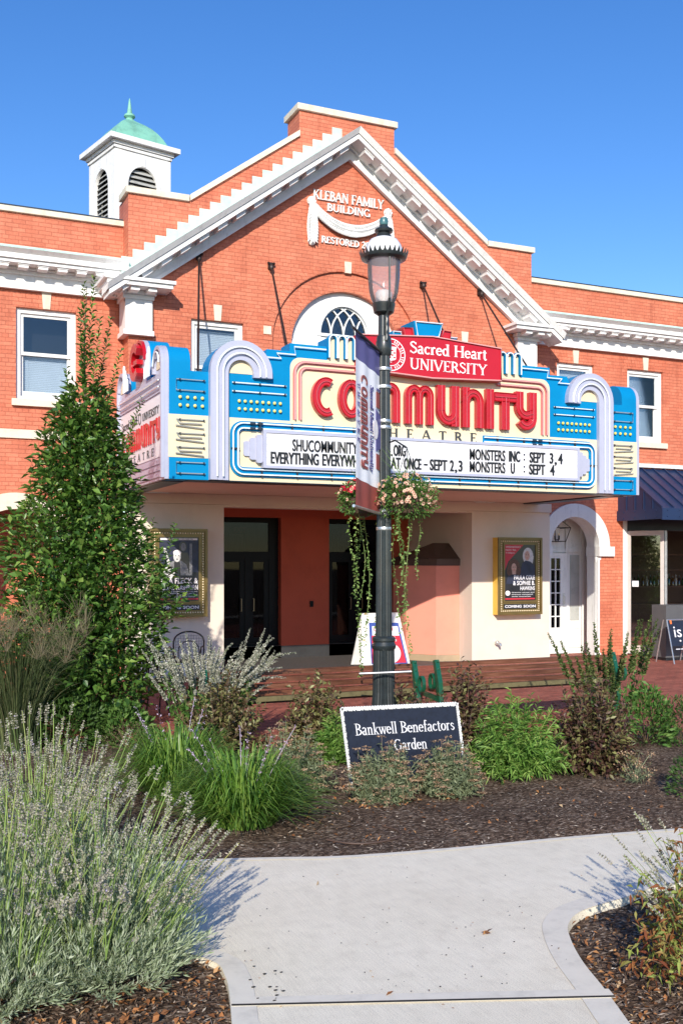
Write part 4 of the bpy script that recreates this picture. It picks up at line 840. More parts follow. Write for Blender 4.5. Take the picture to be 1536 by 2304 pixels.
# big red letters
LX = [('C', 697, 755), ('O', 757, 812), ('M', 822, 896), ('M', 904, 971), ('U', 977, 1027), ('N', 1033, 1082), ('I', 1085, 1106), ('T', 1106, 1154), ('Y', 1153, 1201)]
for ch, u0, u1 in LX:
    m = MB(); t = MB(); rm = MB(); x0, x1 = P(u0, 920, YM)[0], P(u1, 920, YM)[0]; zh = 4.60 if ch == 'T' else 4.63
    deco(m, ch, x0, x1, 4.01, zh, YM - .085, YM - .006, .255 if ch not in 'MN' else (.215 if ch == 'M' else .235), t, rm); lo = m.build('letter', REDE, MQ); rm.build('letter_rim', REDE, lo, smooth=True); t.build('neon_tube', NEONR, lo, smooth=True)
m = MB(); serif(m, 'THEATRE', P(836, 980, YM)[0], P(1071, 980, YM)[0], 3.785, 3.935, YM - .012, YM - .006, 1.15, track=.72); m.build('theatre_lettering', DGREY, MQ)
# letter board
m = MB(); bx0, bx1 = 4.966, 10.375; m.box(bx0, bx1, YM - .11, YM - .006, 3.272, 3.765); lb = m.build('letter_board', LBOARD, MQ)
m = MB(); m.rect(bx0 - .025, bx1 + .025, 3.25, 3.787, YM - .125, YM - .006, [rc(bx0 + .02, bx1 - .02, 3.29, 3.747)]); m.build('frame', SILVER, lb)
m = MB()
for k, (wd, hh) in enumerate(((.09, .20), (.18, .155), (.265, .105))):
    for xa in (bx0 - .026 - wd, bx1 + .026): m.plate(rrect(xa, xa + wd, 3.52 - hh, 3.52 + hh, .03), YM - .09 + .025 * k, YM - .006)
build_islands(m, 'stepped_end', SILVER, lb)
m = MB()
for z in (3.31, 3.40, 3.49, 3.58, 3.68): m.box(bx0 + .02, bx1 - .02, YM - .114, YM - .1105, z, z + .006)
build_islands(m, 'letter_rail', mat('rail_grey', (.66, .67, .70), .4, var=0), lb)
m = MB(); tx = lambda s_, u0, u1, z0, z1: [m.text(s_, P(u0, 1030, YM)[0] + q, P(u1, 1030, YM)[0] + q, z0, z1, YM - .124 - .0012 * k, YM - .119, .004) for k, q in enumerate((-.003, 0, .003) if "M" in s_ else (-.0055, 0, .0055))]
r1, r2 = (3.508, 3.675), (3.318, 3.484)
tx('SHUCOMMUNITYTHEATRE', 651, 869, *r1); tx('.', 871, 874, r1[0], r1[0] + .025); tx('ORG', 877, 903, *r1)
for wd, a, b in (('EVERYTHING', 603, 709), ('EVERYWHERE', 718, 826), ('ALL', 836, 862), ('AT', 871, 892), ('ONCE', 900, 938), ('SEPT', 958, 996), ('2', 1003, 1011), ('3', 1022, 1030), ('SEPT', 1180, 1215), ('U', 1139, 1147), ('4', 1227, 1236), ('MONSTERS', 1047, 1126)): tx(wd, a, b, *r2)
for wd, a, b in (('MONSTERS', 1047, 1126), ('INC', 1135, 1159), ('SEPT', 1181, 1215), ('3', 1226, 1233), ('4', 1245, 1254)): tx(wd, a, b, *r1)
tx('-', 945, 952, 3.39, 3.41); tx(',', 1014, 1018, 3.29, 3.345); tx(',', 1237, 1241, 3.48, 3.535)
for rw in (r1, r2):
    for q in (.25, .72): z = rw[0] + (rw[1] - rw[0]) * q; xx = P(1169, 1030, YM)[0]; m.box(xx - .012, xx + .012, YM - .124, YM - .119, z - .012, z + .012)
m.build('board_lettering', BLK, lb)
# red six-sided sign with seal
m = MB(); hexo = [(XC - 1.235, 4.745), (XC, 4.69), (XC + 1.235, 4.745), (XC + 1.235, 5.27), (XC, 5.35), (XC - 1.235, 5.27)]
m.plate(hexo, YM - .16, YM + .2); rs = m.build('university_sign', REDS, MQ)
t = MB(); t.tube([(x, YM - .18, z) for x, z in [(XC + (x - XC) * .985, 5.02 + (z - 5.02) * .955) for x, z in hexo]], .012, 5, closed=True); t.build('neon_tube', NEONP, rs, smooth=True)
m = MB(); y0, y1 = YM - .1665, YM - .1615; serif(m, 'Sacred Heart', 7.245, 8.60, 5.06, 5.235, y0, y1, .95); serif(m, 'UNIVERSITY', 7.245, 8.60, 4.82, 4.985, y0, y1, .85)
sx, sz = 6.93, 5.005; m.ribbon(ell(sx, sz, .235, .235, 28), .014, y0, y1, True); m.ribbon(ell(sx, sz, .165, .165, 28), .010, y0, y1, True)
m.plate([(sx - .10, sz + .12), (sx + .10, sz + .12), (sx + .085, sz + .08), (sx + .085, sz - .06), (sx, sz - .12), (sx - .085, sz - .06), (sx - .085, sz + .08)], y0, y1)
for k in range(30):      # ring inscription reads as small strokes at this size
    a = R(-150 + k * 10); 
    if k % 4 == 3: continue
    m.ribbon([(sx + .18 * math.cos(a), sz + .18 * math.sin(a)), (sx + .218 * math.cos(a + .04), sz + .218 * math.sin(a + .04))], .014, y0, y1)
m.build('sign_lettering', PALEI, rs)
m = MB(); y0, y1 = YM - .172, YM - .168
for i in range(4):
    for j in range(4):
        if (i + j) % 2: m.box(sx - .066 + i * .036, sx - .036 + i * .036, y0, y1, sz - .05 + j * .034, sz - .028 + j * .034)
m.ribbon([(sx - .05, sz - .085), (sx, sz - .1), (sx + .05, sz - .085)], .014, y0, y1)
m.build('seal_pattern', REDS, rs)
# crown of stepped blocks above it
for pts, mm, d0, nm in ([[(924.6, 724), (990.5, 730), (982, 763), (930, 763)], BLUE, -.08, 'crown_block'], [[(903, 737), (925, 738), (929, 763), (908, 763)], REDE, -.03, 'crown_block'], [[(993.5, 744), (1012, 747), (1009, 768), (986, 766)], REDE, -.03, 'crown_block'], [[(884, 744), (903, 746), (906, 763), (884, 763)], BLUE, .02, 'crown_block'], [[(1012, 758), (1029, 760), (1027, 772), (1009, 770)], BLUE, .02, 'crown_block']):
    q = [P(u, v, YM - .0) for u, v in pts]; m = MB(); m.plate(q[::-1], YM + d0, YM + .34); cb_ = m.build(nm, mm, MQ)
    cx = sum(a for a, b in q) / 4; cz = sum(b for a, b in q) / 4
    t = MB(); t.tube([(cx + (a - cx) * .9, YM + d0 - .02, cz + (b - cz) * .88) for a, b in q], .010, 5, closed=True); t.build('neon_tube', NEON if mm is BLUE else NEONR, cb_, smooth=True)
# tie rods to the gable
for (u, v), (ub, vb) in (((448, 577), (446, 800)), ((610, 598), (645, 775)), ((951, 641), (993, 738)), ((1080, 658), (1185, 825))):
    a = P(u, v, YG - .05); b = P(ub, vb, 15.35); A = Vector((a[0], YG - .05, a[1])); Bv = Vector((b[0], 15.35, b[1])); Bv = A + (Bv - A) * 1.25
    m = MB(); m.tube([A, Bv], .017, 8); m.ball(tuple(A + (Bv - A) * .02), .045, 8, (1, 1, 1.3)); m.box(A.x - .045, A.x + .045, YG - .05, YG - .002, A.z - .05, A.z + .06); m.ball((A.x - .05, YG - .06, A.z + .04), .025, 6); m.ball((A.x + .05, YG - .06, A.z + .04), .025, 6)
    m.build('tie_rod', IRON, MQ, smooth=True)
# ================================================================== CUPOLA
cd = 21.5; cxy = D(292, cd); CU = root('cupola', (cxy[0], cxy[1], 6.6), 'white louvred cupola with a green copper bell roof and spire, standing behind the roof parapet', 'cupola')
MC = Matrix.Translation((cxy[0], cxy[1], 0)) @ Matrix.Rotation(R(13), 4, 'Z'); hw = .62; ez = ZD(345, cd) - .08
def face4(fn):
    for k in range(4): fn(MC @ Matrix.Rotation(R(90) * k, 4, 'Z'))
m = MB()
def fc(M): m.M = M; m.plate([(-hw, 6.6), (hw, 6.6), (hw, ez), (-hw, ez)], -hw, -hw + .05, [[(-.33, 7.5), (.33, 7.5), (.33, ez - .82)] + arc(0, ez - .82, .33, .40, 0, 180, 16)[1:]]); m.ribbon([(-.36, 7.5), (-.36, ez - .82)] + arc(0, ez - .82, .36, .43, 180, 0, 16) + [(.36, 7.5)], .05, -hw - .02, -hw); m.box(-hw - .03, hw + .031, -hw - .03, -hw + .02, ez - .14, ez - .08); m.box(-.05, .05, -hw - .03, -hw, ez - .40, ez - .2)
face4(fc)
for sx_ in (-1, 1):
    for sy_ in (-1, 1): m.M = MC; xs = sorted((sx_ * hw * 1.01, sx_ * (hw - .16))); ys = sorted((sy_ * hw * 1.02, sy_ * (hw - .16))); m.box(xs[0], xs[1], ys[0], ys[1], 6.6, ez - .16)
m.build('tower', WHITE, CU)
m = MB()
def lv(M):
    m.M = M; z = 7.5
    while z < ez - .46:
        r_ = .33 if z < ez - .82 else .33 * math.sqrt(max(0, 1 - ((z - ez + .82) / .40) ** 2))
        if r_ > .05: m.add([(-r_, -hw + .03, z), (r_, -hw + .03, z), (r_, -hw + .12, z + .09), (-r_, -hw + .12, z + .09), (-r_, -hw + .03, z - .02), (r_, -hw + .03, z - .02)], [(0, 1, 2, 3), (4, 5, 1, 0)])
        z += .105
face4(lv); m.build('louvre', mat('weathered_louvre', (.42, .42, .40), .7, var=.2, vs=9), CU)
m = MB(MC); m.box(-hw + .2, hw - .2, -hw + .2, hw - .2, 6.7, ez); m.build('interior', DARKIN, CU)
m = MB(MC); e = .78; m.box(-e + .1, e - .1, -e + .1, e - .1, ez - .07, ez); m.box(-e, e, -e, e, ez + .001, ez + .10); m.build('eave', WHITE, CU)
m = MB(MC); rt = ZD(270, cd); hh = rt - ez - .1; n = 14; rings = []
for i in range(n + 1):
    q = i / n; rr = float(np.interp(q, [0, .1, .3, .5, .65, .8, .92, 1], [.70, .585, .52, .43, .345, .23, .11, .05])); rings.append((rr, ez + .102 + hh * (q ** .95)))
vs = [(a * r_, b * r_, z) for r_, z in rings for a, b in ((-1, -1), (1, -1), (1, 1), (-1, 1))]
m.add(vs, [(4 * i + k, 4 * i + (k + 1) % 4, 4 * i + 4 + (k + 1) % 4, 4 * i + 4 + k) for i in range(n) for k in range(4)] + [(4 * n, 4 * n + 1, 4 * n + 2, 4 * n + 3)]); m.build('copper_roof', COPPER, CU, smooth=True, ang=30)
m = MB(); tp = ZD(217, cd); m.lathe([(.13, -.06), (.10, .0), (.075, .06), (.12, .10), (.11, .14), (.06, .17), (.05, .22), (.03, .36), (.012, tp - rt - .02), (.004, tp - rt)], (cxy[0], cxy[1], rt - .04), 12); m.build('spire', COPPER, CU, smooth=True)
# ================================================================== FOLIAGE TOOLS
def nrm(a): return a / np.maximum(1e-9, np.linalg.norm(a, axis=-1, keepdims=True))
def rdir(n): return nrm(rng.normal(size=(n, 3)))
class LF:
    """collects leaves (two folded triangles each) and strips as arrays"""
    def __init__(s): s.V = []; s.T = []; s.n = 0
    def leaves(s, Pt, Dr, L, W, N=None, fold=.25, wide=.45, droop=0.):
        Pt = np.asarray(Pt, float); n = len(Pt)
        if n == 0: return s
        Dr = nrm(np.asarray(Dr, float)); L = np.broadcast_to(L, (n,))[:, None]; W = np.broadcast_to(W, (n,))[:, None]
        N = rdir(n) + np.array([0, 0, .8]) if N is None else N
        side = nrm(np.cross(Dr, N)); up = np.cross(side, Dr)
        mid = Pt + Dr * L * wide; tip = Pt + Dr * L - np.array([0, 0, 1.]) * L * droop
        V = np.stack([Pt, mid + side * W / 2 + up * W * fold, tip, mid - side * W / 2 + up * W * fold], 1).reshape(-1, 3)
        b = s.n + np.arange(n)[:, None] * 4; s.T.append(np.concatenate([b + [0, 1, 2], b + [0, 2, 3]], 0)); s.V.append(V); s.n += len(V); return s
    def strips(s, pts, W, side=None):        # pts (n,k,3) polylines, W (n,k) widths -> flat ribbons
        pts = np.asarray(pts, float); n, k, _ = pts.shape; W = np.broadcast_to(W, (n, k))[..., None]
        t = nrm(np.gradient(pts, axis=1))
        if side is None: side = nrm(np.cross(t, nrm(rng.normal(size=(n, 1, 3)))))
        V = np.stack([pts - side * W / 2, pts + side * W / 2], 2).reshape(-1, 3)
        b = s.n + (np.arange(n) * 2 * k)[:, None] + (np.arange(k - 1) * 2)[None]; b = b.reshape(-1, 1)
        s.T.append(np.concatenate([b + [0, 1, 3], b + [0, 3, 2]], 0)); s.V.append(V); s.n += len(V); return s
    def build(s, name, m, parent=None):
        V = np.concatenate(s.V).astype(np.float32); T = np.concatenate(s.T).astype(np.int32); me = bpy.data.meshes.new(name)
        me.vertices.add(len(V)); me.vertices.foreach_set('co', V.ravel()); me.loops.add(T.size); me.loops.foreach_set('vertex_index', T.ravel())
        me.polygons.add(len(T)); me.polygons.foreach_set('loop_start', np.arange(0, T.size, 3, dtype=np.int32)); me.materials.append(m); me.update(calc_edges=True)
        o = bpy.data.objects.new(name, me); COL.objects.link(o)
        if parent is not None: o.parent = parent; o.matrix_parent_inverse = LW[parent.name].inverted() if parent.name in LW else Matrix()
        return o
def curves(base, tip, k=6, bow=.0, up=None):
    """polylines from base to tip that start upright and bend outward"""
    base = np.asarray(base, float); tip = np.asarray(tip, float); t = np.linspace(0, 1, k)[None, :, None]
    h = np.zeros_like(base); h[:, 2] = np.linalg.norm(tip - base, axis=1); mid = base + (tip - base) * .35 + h * bow
    return (1 - t) ** 2 * base[:, None] + 2 * t * (1 - t) * mid[:, None] + t ** 2 * tip[:, None]
def mound(n, c, rx, ry, rz, shell=.5, low=0.):
    """points filling the outer part of a half ellipsoid and their outward directions"""
    d = rdir(n); d[:, 2] = np.abs(d[:, 2]) * (1 - low) + low; d = nrm(d); r = (shell + (1 - shell) * rng.random(n) ** .6)[:, None]
    return np.array(c) + d * r * np.array([rx, ry, rz]), d
# ================================================================== PLANTS
def tree_left():
    x, y = D(190, 11.6); T = root('columnar_tree', (x, y, GZ), 'tall narrow leafy tree with loose upright tips, at the left between the lawn grass and the chairs', 'tree')
    T['label'] = 'tall narrow green leafy tree with loose upright tips standing before the black chairs'
    g = MB(); g.tube([(x, y, GZ), (x + .03, y, .8), (x, y + .03, 2.), (x + .02, y, 3.2), (x, y, 4.3), (x + .03, y, 5.05)], [.07, .06, .045, .028, .009, .003], 8); g.build('trunk', BARK, T, smooth=True)
    # silhouette: height above ground -> radius
    prof = [(.1, .5), (.5, .84), (1.2, .94), (1.6, .92), (2.2, .77), (2.75, .60), (3.25, .46), (3.76, .27), (4.1, .15), (4.4, .07), (5.1, .03)]
    zs, rs = zip(*prof); lf = LF(); tw = LF(); br = []
    for i in range(330):
        t = i / 330; z0 = .15 + 3.3 * t ** 1.0; a = i * 2.399 + random.uniform(-.4, .4); z1 = z0 + random.uniform(.25, .75) * (1.1 - .4 * t)
        rr = np.interp(z1, zs, rs) * random.uniform(.72, 1.08); b = np.array([x, y, z0]); e = np.array([x + rr * math.cos(a), y + rr * math.sin(a), z1]); br.append((b, e, .30))
    for (u, v, u0, v0) in [(250, 715, 215, 900), (272, 790, 225, 960), (150, 830, 170, 1000), (212, 625, 196, 850), (190, 640, 190, 900), (320, 900, 250, 1080), (300, 985, 250, 1150), (345, 1170, 290, 1330), (395, 1180, 330, 1420), (100, 960, 140, 1120), (85, 1160, 130, 1260), (30, 1170, 100, 1330), (8, 1290, 90, 1400), (370, 1290, 300, 1400), (225, 720, 205, 900), (180, 700, 188, 880)]:
        dd = 11.6 + random.uniform(-.25, .1); p0 = D(u0, dd); p1 = D(u, dd); br.append((np.array([*p0, ZD(v0, dd)]), np.array([*p1, ZD(v, dd)]), .15))
    for b, e, bow in br:
        L = np.linalg.norm(e - b); pl = curves(b[None], e[None], 8, -bow * .5)[0]; n = int(L / (.024 if bow > .2 else .015)) + 5
        tt = np.linspace(.08, 1, n) ** .85; pp = np.stack([np.interp(tt * 7, np.arange(8), pl[:, k]) for k in range(3)], 1)
        d = nrm(e - b); ang = np.arange(n) * 2.4 + random.random() * 6; s1 = nrm(np.cross(d, [0.3, .2, 1])); s2 = np.cross(s1, d)
        ld = d * .55 + np.cos(ang)[:, None] * s1 + np.sin(ang)[:, None] * s2 + np.array([0, 0, .15]) + rng.normal(size=(n, 3)) * .25
        s_ = .8 if bow == .15 else 1.
        lf.leaves(pp, ld, rng.uniform(.08, .14, n) * (s_ ** .4) * (1 - .35 * tt), rng.uniform(.035, .058, n) * (1 - .3 * tt) * (s_ ** .3), N=np.array([0, 0, 1.]) + rng.normal(size=(n, 3)) * .45, droop=.12)
        tw.strips(pl[None], np.linspace(.014, .003, 8)[None])
    n = 8500; z = .2 + 3.75 * rng.beta(1.1, 1.5, n); a = rng.uniform(0, 6.283, n); rr = np.interp(z, zs, rs) * (.30 + .70 * rng.random(n) ** .6); wob = 1 + .15 * np.sin(3 * a + 2 * z) + .12 * np.sin(5 * z + a) + .10 * np.sin(7 * a - 6 * z)
    pp = np.stack([x + rr * wob * np.cos(a), y + rr * wob * np.sin(a), z], 1); dd = np.stack([np.cos(a), np.sin(a), .35 + 0 * a], 1) + rng.normal(size=(n, 3)) * .5
    lf.leaves(pp, dd, rng.uniform(.08, .14, n), rng.uniform(.04, .065, n), N=np.array([0, 0, 1.]) + rng.normal(size=(n, 3)) * .5, droop=.1)
    cr = lf.build('crown', L_TREE, T); tw.build('twig', TWIG, cr)
tree_left()
def lavender(u, v, r, hz, n_sh, n_fl, lean, lab, fl_h=.5, up=1., spr=.8):
    x, y = G(u, v, GZ); T = root('lavender_bush', (x, y, GZ), lab, 'lavender', 'lavender bushes'); c = np.array([x, y, GZ])
    lf = LF(); tip, d = mound(n_sh, c + [0, 0, .02], r, r, hz, .30, .05); tip[:, 2] += .05 * rng.random(n_sh); base = c + (tip - c) * np.array([.55, .55, .12]); cv = curves(base, tip, 9, .12)
    for k in range(3, 9):
        for q in range(3):
            t = nrm(cv[:, k] - cv[:, k - 1]); sd = rdir(n_sh); ld = t * 1.1 + np.array([0, 0, .35]) + (sd - t * (sd * t).sum(1, keepdims=True)) * .75
            f = rng.random((n_sh, 1)); lf.leaves(cv[:, k - 1] * f + cv[:, k] * (1 - f), ld, rng.uniform(.035, .062, n_sh), rng.uniform(.0045, .008, n_sh), fold=.1)
    fo = lf.build('foliage', L_LAV, T)
    st = LF(); base, d = mound(n_fl, c, r * .85, r * .85, hz * .85, .4, .42); out = nrm(d * np.array([spr, spr, .25]) + np.array([lean[0], lean[1], up]) + rng.normal(size=(n_fl, 3)) * .14)
    Ls = fl_h * rng.uniform(.6, 1.12, n_fl); tip = base + out * Ls[:, None]; cv = curves(base, tip, 6, .10); st.strips(cv, np.linspace(.006, .0035, 6)[None]); st.build('stem', L_LAVS, T)
    sp = LF(); SL = rng.uniform(.05, .11, n_fl); t = nrm(cv[:, -1] - cv[:, -2])
    for k in range(8):
        act = (k * .0135 < SL)
        p = cv[:, -1] - t * (k * .0135)[None] if False else cv[:, -1] - t * (k * .0135); wv = np.where(k in (0,), .5, 1.)
        for q in range(6):
            sd = rdir(n_fl); ld = nrm(sd - t * (sd * t).sum(1, keepdims=True)) + t * .55; L = rng.uniform(.010, .0155, n_fl) * (.6 if k == 0 else 1)
            i = np.where(act & (rng.random(n_fl) > .06))[0]; sp.leaves(p[i] + rng.normal(size=(len(i), 3)) * .0015, ld[i], L[i], L[i] * .75, fold=.3, wide=.6)
    fk = sp.build('flower_spike', L_SPIKE, T)
    wd = MB()
    for k in range(7): a = random.uniform(0, 6.28); wd.tube([(x, y, GZ - .02), (x + .14 * math.cos(a), y + .14 * math.sin(a), .06), (x + .32 * math.cos(a), y + .32 * math.sin(a), .16)], [.016, .011, .006], 5)
    wd.build('woody_stem', BARK, T)
    return T
lavender(225, 2200, .54, .72, 1700, 340, (.10, -.02), 'big silvery lavender bush by the path corner with stalks leaning over the concrete', .41, 1., .80)
lavender(-20, 2250, .54, .70, 1500, 260, (-.05, .0), 'silvery lavender bush at the lower left edge, nearest the bottom corner', .5, 1., .75)
lavender(75, 2030, .52, .62, 1100, 420, (0., .1), 'upright lavender bush with tall dry spikes standing behind the two nearest lavenders', .60, 1.3, .75)
def strapclump(u, v, r, h, n, lab):
    x, y = G(u, v, GZ); T = root('lilyturf_clump', (x, y, GZ), lab, 'ornamental grass', 'lilyturf clumps'); c = np.array([x, y, GZ])
    a = rng.uniform(0, 6.283, n); r0 = .26 * np.sqrt(rng.random(n)); R_ = r * rng.uniform(.30, 1.0, n); hh = h * (1.05 - .75 * (R_ / r) ** 1.5) * rng.uniform(.75, 1.1, n)
    base = c + np.stack([r0 * np.cos(a), r0 * np.sin(a), 0 * a], 1); k = np.linspace(0, 1, 7)[None, :]
    rad = R_[:, None] * k ** 1.25; z = hh[:, None] * np.sin(k * rng.uniform(1.7, 2.35, n)[:, None]); da = rng.normal(size=n) * .2
    pts = base[:, None] + np.stack([rad * np.cos(a + da)[:, None], rad * np.sin(a + da)[:, None], z], 2); W = np.array([.008, .010, .011, .011, .009, .006, .001])[None] * rng.uniform(.8, 1.3, n)[:, None]
    side = np.stack([-np.sin(a), np.cos(a), 0 * a], 1)[:, None]; lf = LF(); lf.strips(pts, W, np.broadcast_to(side, pts.shape)); lf.build('blade', L_LIR, T)
    m = 7; a = rng.uniform(0, 6.283, m); b = c + np.stack([.1 * np.cos(a), .1 * np.sin(a), 0 * a + .1], 1); e = b + np.stack([r * .5 * np.cos(a), r * .5 * np.sin(a), h * rng.uniform(.8, 1.15, m)], 1); sp = LF(); cv = curves(b, e, 12, .1); sp.strips(cv, .003)
    for k in range(6, 12):
        for q in range(5): sp.leaves(cv[:, k] + rng.normal(size=(m, 3)) * .006, rdir(m) + [0, 0, .5], .014, .011)
    sp.build('flower_spike', L_PURP, T); return T
strapclump(545, 1850, .60, .56, 1100, 'green strappy lilyturf clump with purple flowers at the path edge')
strapclump(400, 1790, .62, .62, 1100, 'bright strappy lilyturf clump behind the lavender, below the bronze shrub')
def shrub(u, v, r, h, n_st, lm, lab, L=(.06, .10), dens=22, up=.9, grp='bronze leaved shrubs', z=GZ):
    x, y = G(u, v, z); T = root('bronze_shrub', (x, y, z), lab, 'shrub', grp); c = np.array([x, y, z]); lf = LF(); tw = LF()
    tip, d = mound(n_st, c, r, r * .85, h, .6, .02); base = c + (tip - c) * np.array([.2, .2, 0]); cv = curves(base, tip, 10, .15); tw.strips(cv, np.linspace(.007, .003, 10)[None])
    for k in range(3, 10):
        for q in range(max(1, dens // 7)):
            f = rng.random((n_st, 1)); t = nrm(cv[:, k] - cv[:, k - 1]); sd = rdir(n_st); ld = t * .6 + nrm(sd - t * (sd * t).sum(1, keepdims=True)) * .8
            ll = rng.uniform(*L, n_st) * (1.15 - .05 * k); lf.leaves(cv[:, k - 1] * f + cv[:, k] * (1 - f), ld, ll, ll * .48, N=np.array([0, 0, 1.]) + rng.normal(size=(n_st, 3)) * .5, droop=.12)
    cr = lf.build('foliage', lm, T); tw.build('twig', TWIG, T); return T
shrub(495, 1718, .56, .92, 220, L_WEI, 'low bronze green shrub in front of the white flower spikes')
shrub(710, 1712, .40, .95, 150, L_WEI, 'small bronze green shrub to the left of the lamp post')
shrub(1048, 1705, .40, 1.02, 150, L_WEID, 'purple tinted shrub behind the right edge of the black garden sign')
shrub(915, 1690, .36, .82, 100, L_WEID, 'bronze shrub at the foot of the lamp behind the black garden sign')
shrub(1335, 1735, .50, 1.0, 240, L_WEID, 'large purple bronze shrub below the dark seed spikes on the right')
def yarrow(u, v, r, h, nf, lab):
    x, y = G(u, v, GZ); T = root('yarrow_plant', (x, y, GZ), lab, 'flowering plant', 'yarrow plants'); c = np.array([x, y, GZ]); lf = LF()
    tip, d = mound(nf, c, r, r * .8, h * .9, .45, .02); base = c + (tip - c) * np.array([.3, .3, 0]); cv = curves(base, tip, 7, .12); lf.strips(cv, .004)
    for k in range(1, 7):
        for q in range(7): sd = rdir(nf); f = rng.random((nf, 1)); lf.leaves(cv[:, k - 1] * f + cv[:, k] * (1 - f), sd + [0, 0, .4], rng.uniform(.03, .065, nf), rng.uniform(.006, .013, nf))
    lf.build('foliage', L_YAR, T)
    hd = LF(); m = nf // 2; sel = rng.permutation(nf)[:m]; top = c + (tip[sel] - c) * np.array([1., 1., 1.02]) + [0, 0, .02]
    for q in range(26):
        a = rng.uniform(0, 6.283, m); rr = .04 * np.sqrt(rng.random(m)); hd.leaves(top + np.stack([rr * np.cos(a), rr * np.sin(a), .006 * rng.random(m)], 1), rdir(m) * [1, 1, .25], .016, .014, N=np.array([0, 0, 1.]) + rng.normal(size=(m, 3)) * .3)
    cc = curves(tip[sel] - [0, 0, .05], top, 4, 0); lf_ = None; hd.strips(cc, .002); hd.build('flower_head', L_YARF, T); return T
yarrow(862, 1800, .36, .57, 230, 'yarrow with flat tan flower heads in front of the left half of the garden sign')
yarrow(1010, 1788, .34, .54, 200, 'yarrow with tan flower heads by the right foot of the garden sign')
yarrow(650, 1788, .46, .68, 260, 'dry yarrow clump between the lilyturf and the garden sign')
def lance(u, v, r, h, n, lab):
    x, y = G(u, v, GZ); T = root('bluestar_plant', (x, y, GZ), lab, 'plant', 'bright lance leaved plants'); c = np.array([x, y, GZ]); lf = LF()
    tip, d = mound(n, c, r, r * .85, h, .6, .05); base = c + (tip - c) * np.array([.15, .15, 0]); cv = curves(base, tip, 11, .2); lf.strips(cv, .005)
    for k in range(4, 11):
        for q in range(5 if k > 7 else 3):
            f = rng.random((n, 1)); t = nrm(cv[:, k] - cv[:, k - 1]); sd = rdir(n); ld = t * .7 + nrm(sd - t * (sd * t).sum(1, keepdims=True)) * .9; lf.leaves(cv[:, k - 1] * f + cv[:, k] * (1 - f), ld, rng.uniform(.06, .1, n), rng.uniform(.010, .015, n), droop=.2, fold=.15)
    lf.build('foliage', L_AMS, T); return T
lance(1165, 1745, .52, .82, 210, 'bright green lance leaved plant to the right of the garden sign')
lance(752, 1725, .22, .56, 50, 'small bright lance leaved plant beside the bronze shrub left of the lamp')
def spikes(u, v, r, h, n, lab, leafm, spm, spl, name, width=.5, arch=.25, grp=None, thick=.018, leafy=True, z=GZ):
    x, y = G(u, v, z); T = root(name, (x, y, z), lab, 'flowering plant', grp); c = np.array([x, y, z]); lf = LF(); sp = LF()
    a = rng.uniform(0, 6.283, n); rr = r * np.sqrt(rng.random(n)); hh = h * rng.uniform(.62, 1.03, n); base = c + np.stack([rr * .35 * np.cos(a), rr * .35 * np.sin(a), 0 * a], 1)
    tip = c + np.stack([rr * np.cos(a) * 1.1, rr * np.sin(a), hh], 1); cv = curves(base, tip, 18, .18)
    bend = arch * rng.random(n) ** 2; k = np.linspace(0, 1, 18); dr = np.stack([np.cos(a) + .5, np.sin(a), 0 * a], 1)
    cv = cv + dr[:, None] * (bend[:, None] * np.clip(k - .6, 0, 1)[None] ** 1.5 * 2.6)[..., None]; cv[..., 2] -= bend[:, None] * np.clip(k - .72, 0, 1)[None] ** 2 * 6
    lf.strips(cv, np.linspace(.007, .003, 18)[None])
    if leafy:
        for j in range(3, 11):
            for q in range(3):
                f = rng.random((n, 1)); lf.leaves(cv[:, j - 1] * f + cv[:, j] * (1 - f), rdir(n) + [0, 0, .1], rng.uniform(.05, .09, n), rng.uniform(.025, .042, n), droop=.15)
    lf.build('foliage', leafm, T)
    ks = np.linspace(17 * (1 - spl), 17, 34)
    for i_, kk in enumerate(ks):
        j = min(16, int(kk)); fr_ = kk - j; p = cv[:, j] * (1 - fr_) + cv[:, j + 1] * fr_; t = nrm(cv[:, j + 1] - cv[:, j]); tk = thick * (1.1 - .7 * (i_ / 34) ** 2)
        for q in range(5):
            sd = rdir(n); fl = nrm(sd - t * (sd * t).sum(1, keepdims=True)); sp.leaves(p + rng.normal(size=(n, 3)) * .003, fl + t * .5, tk * rng.uniform(.7, 1.25, n), tk * .75, fold=.3)
    sp.build('flower_spike', spm, T); return T
spikes(470, 1690, .66, 1.22, 95, 'white spiked flowering herb with arching wands in front of the black chairs', L_AGA, L_WSP, .34, 'white_spike_plant', thick=.024, arch=.35)
spikes(1372, 1690, .66, 1.36, 18, 'tall dark seed spikes rising behind the purple bronze shrub', L_AGA, L_DSP, .40, 'seed_spike_plant', arch=.04, thick=.036)
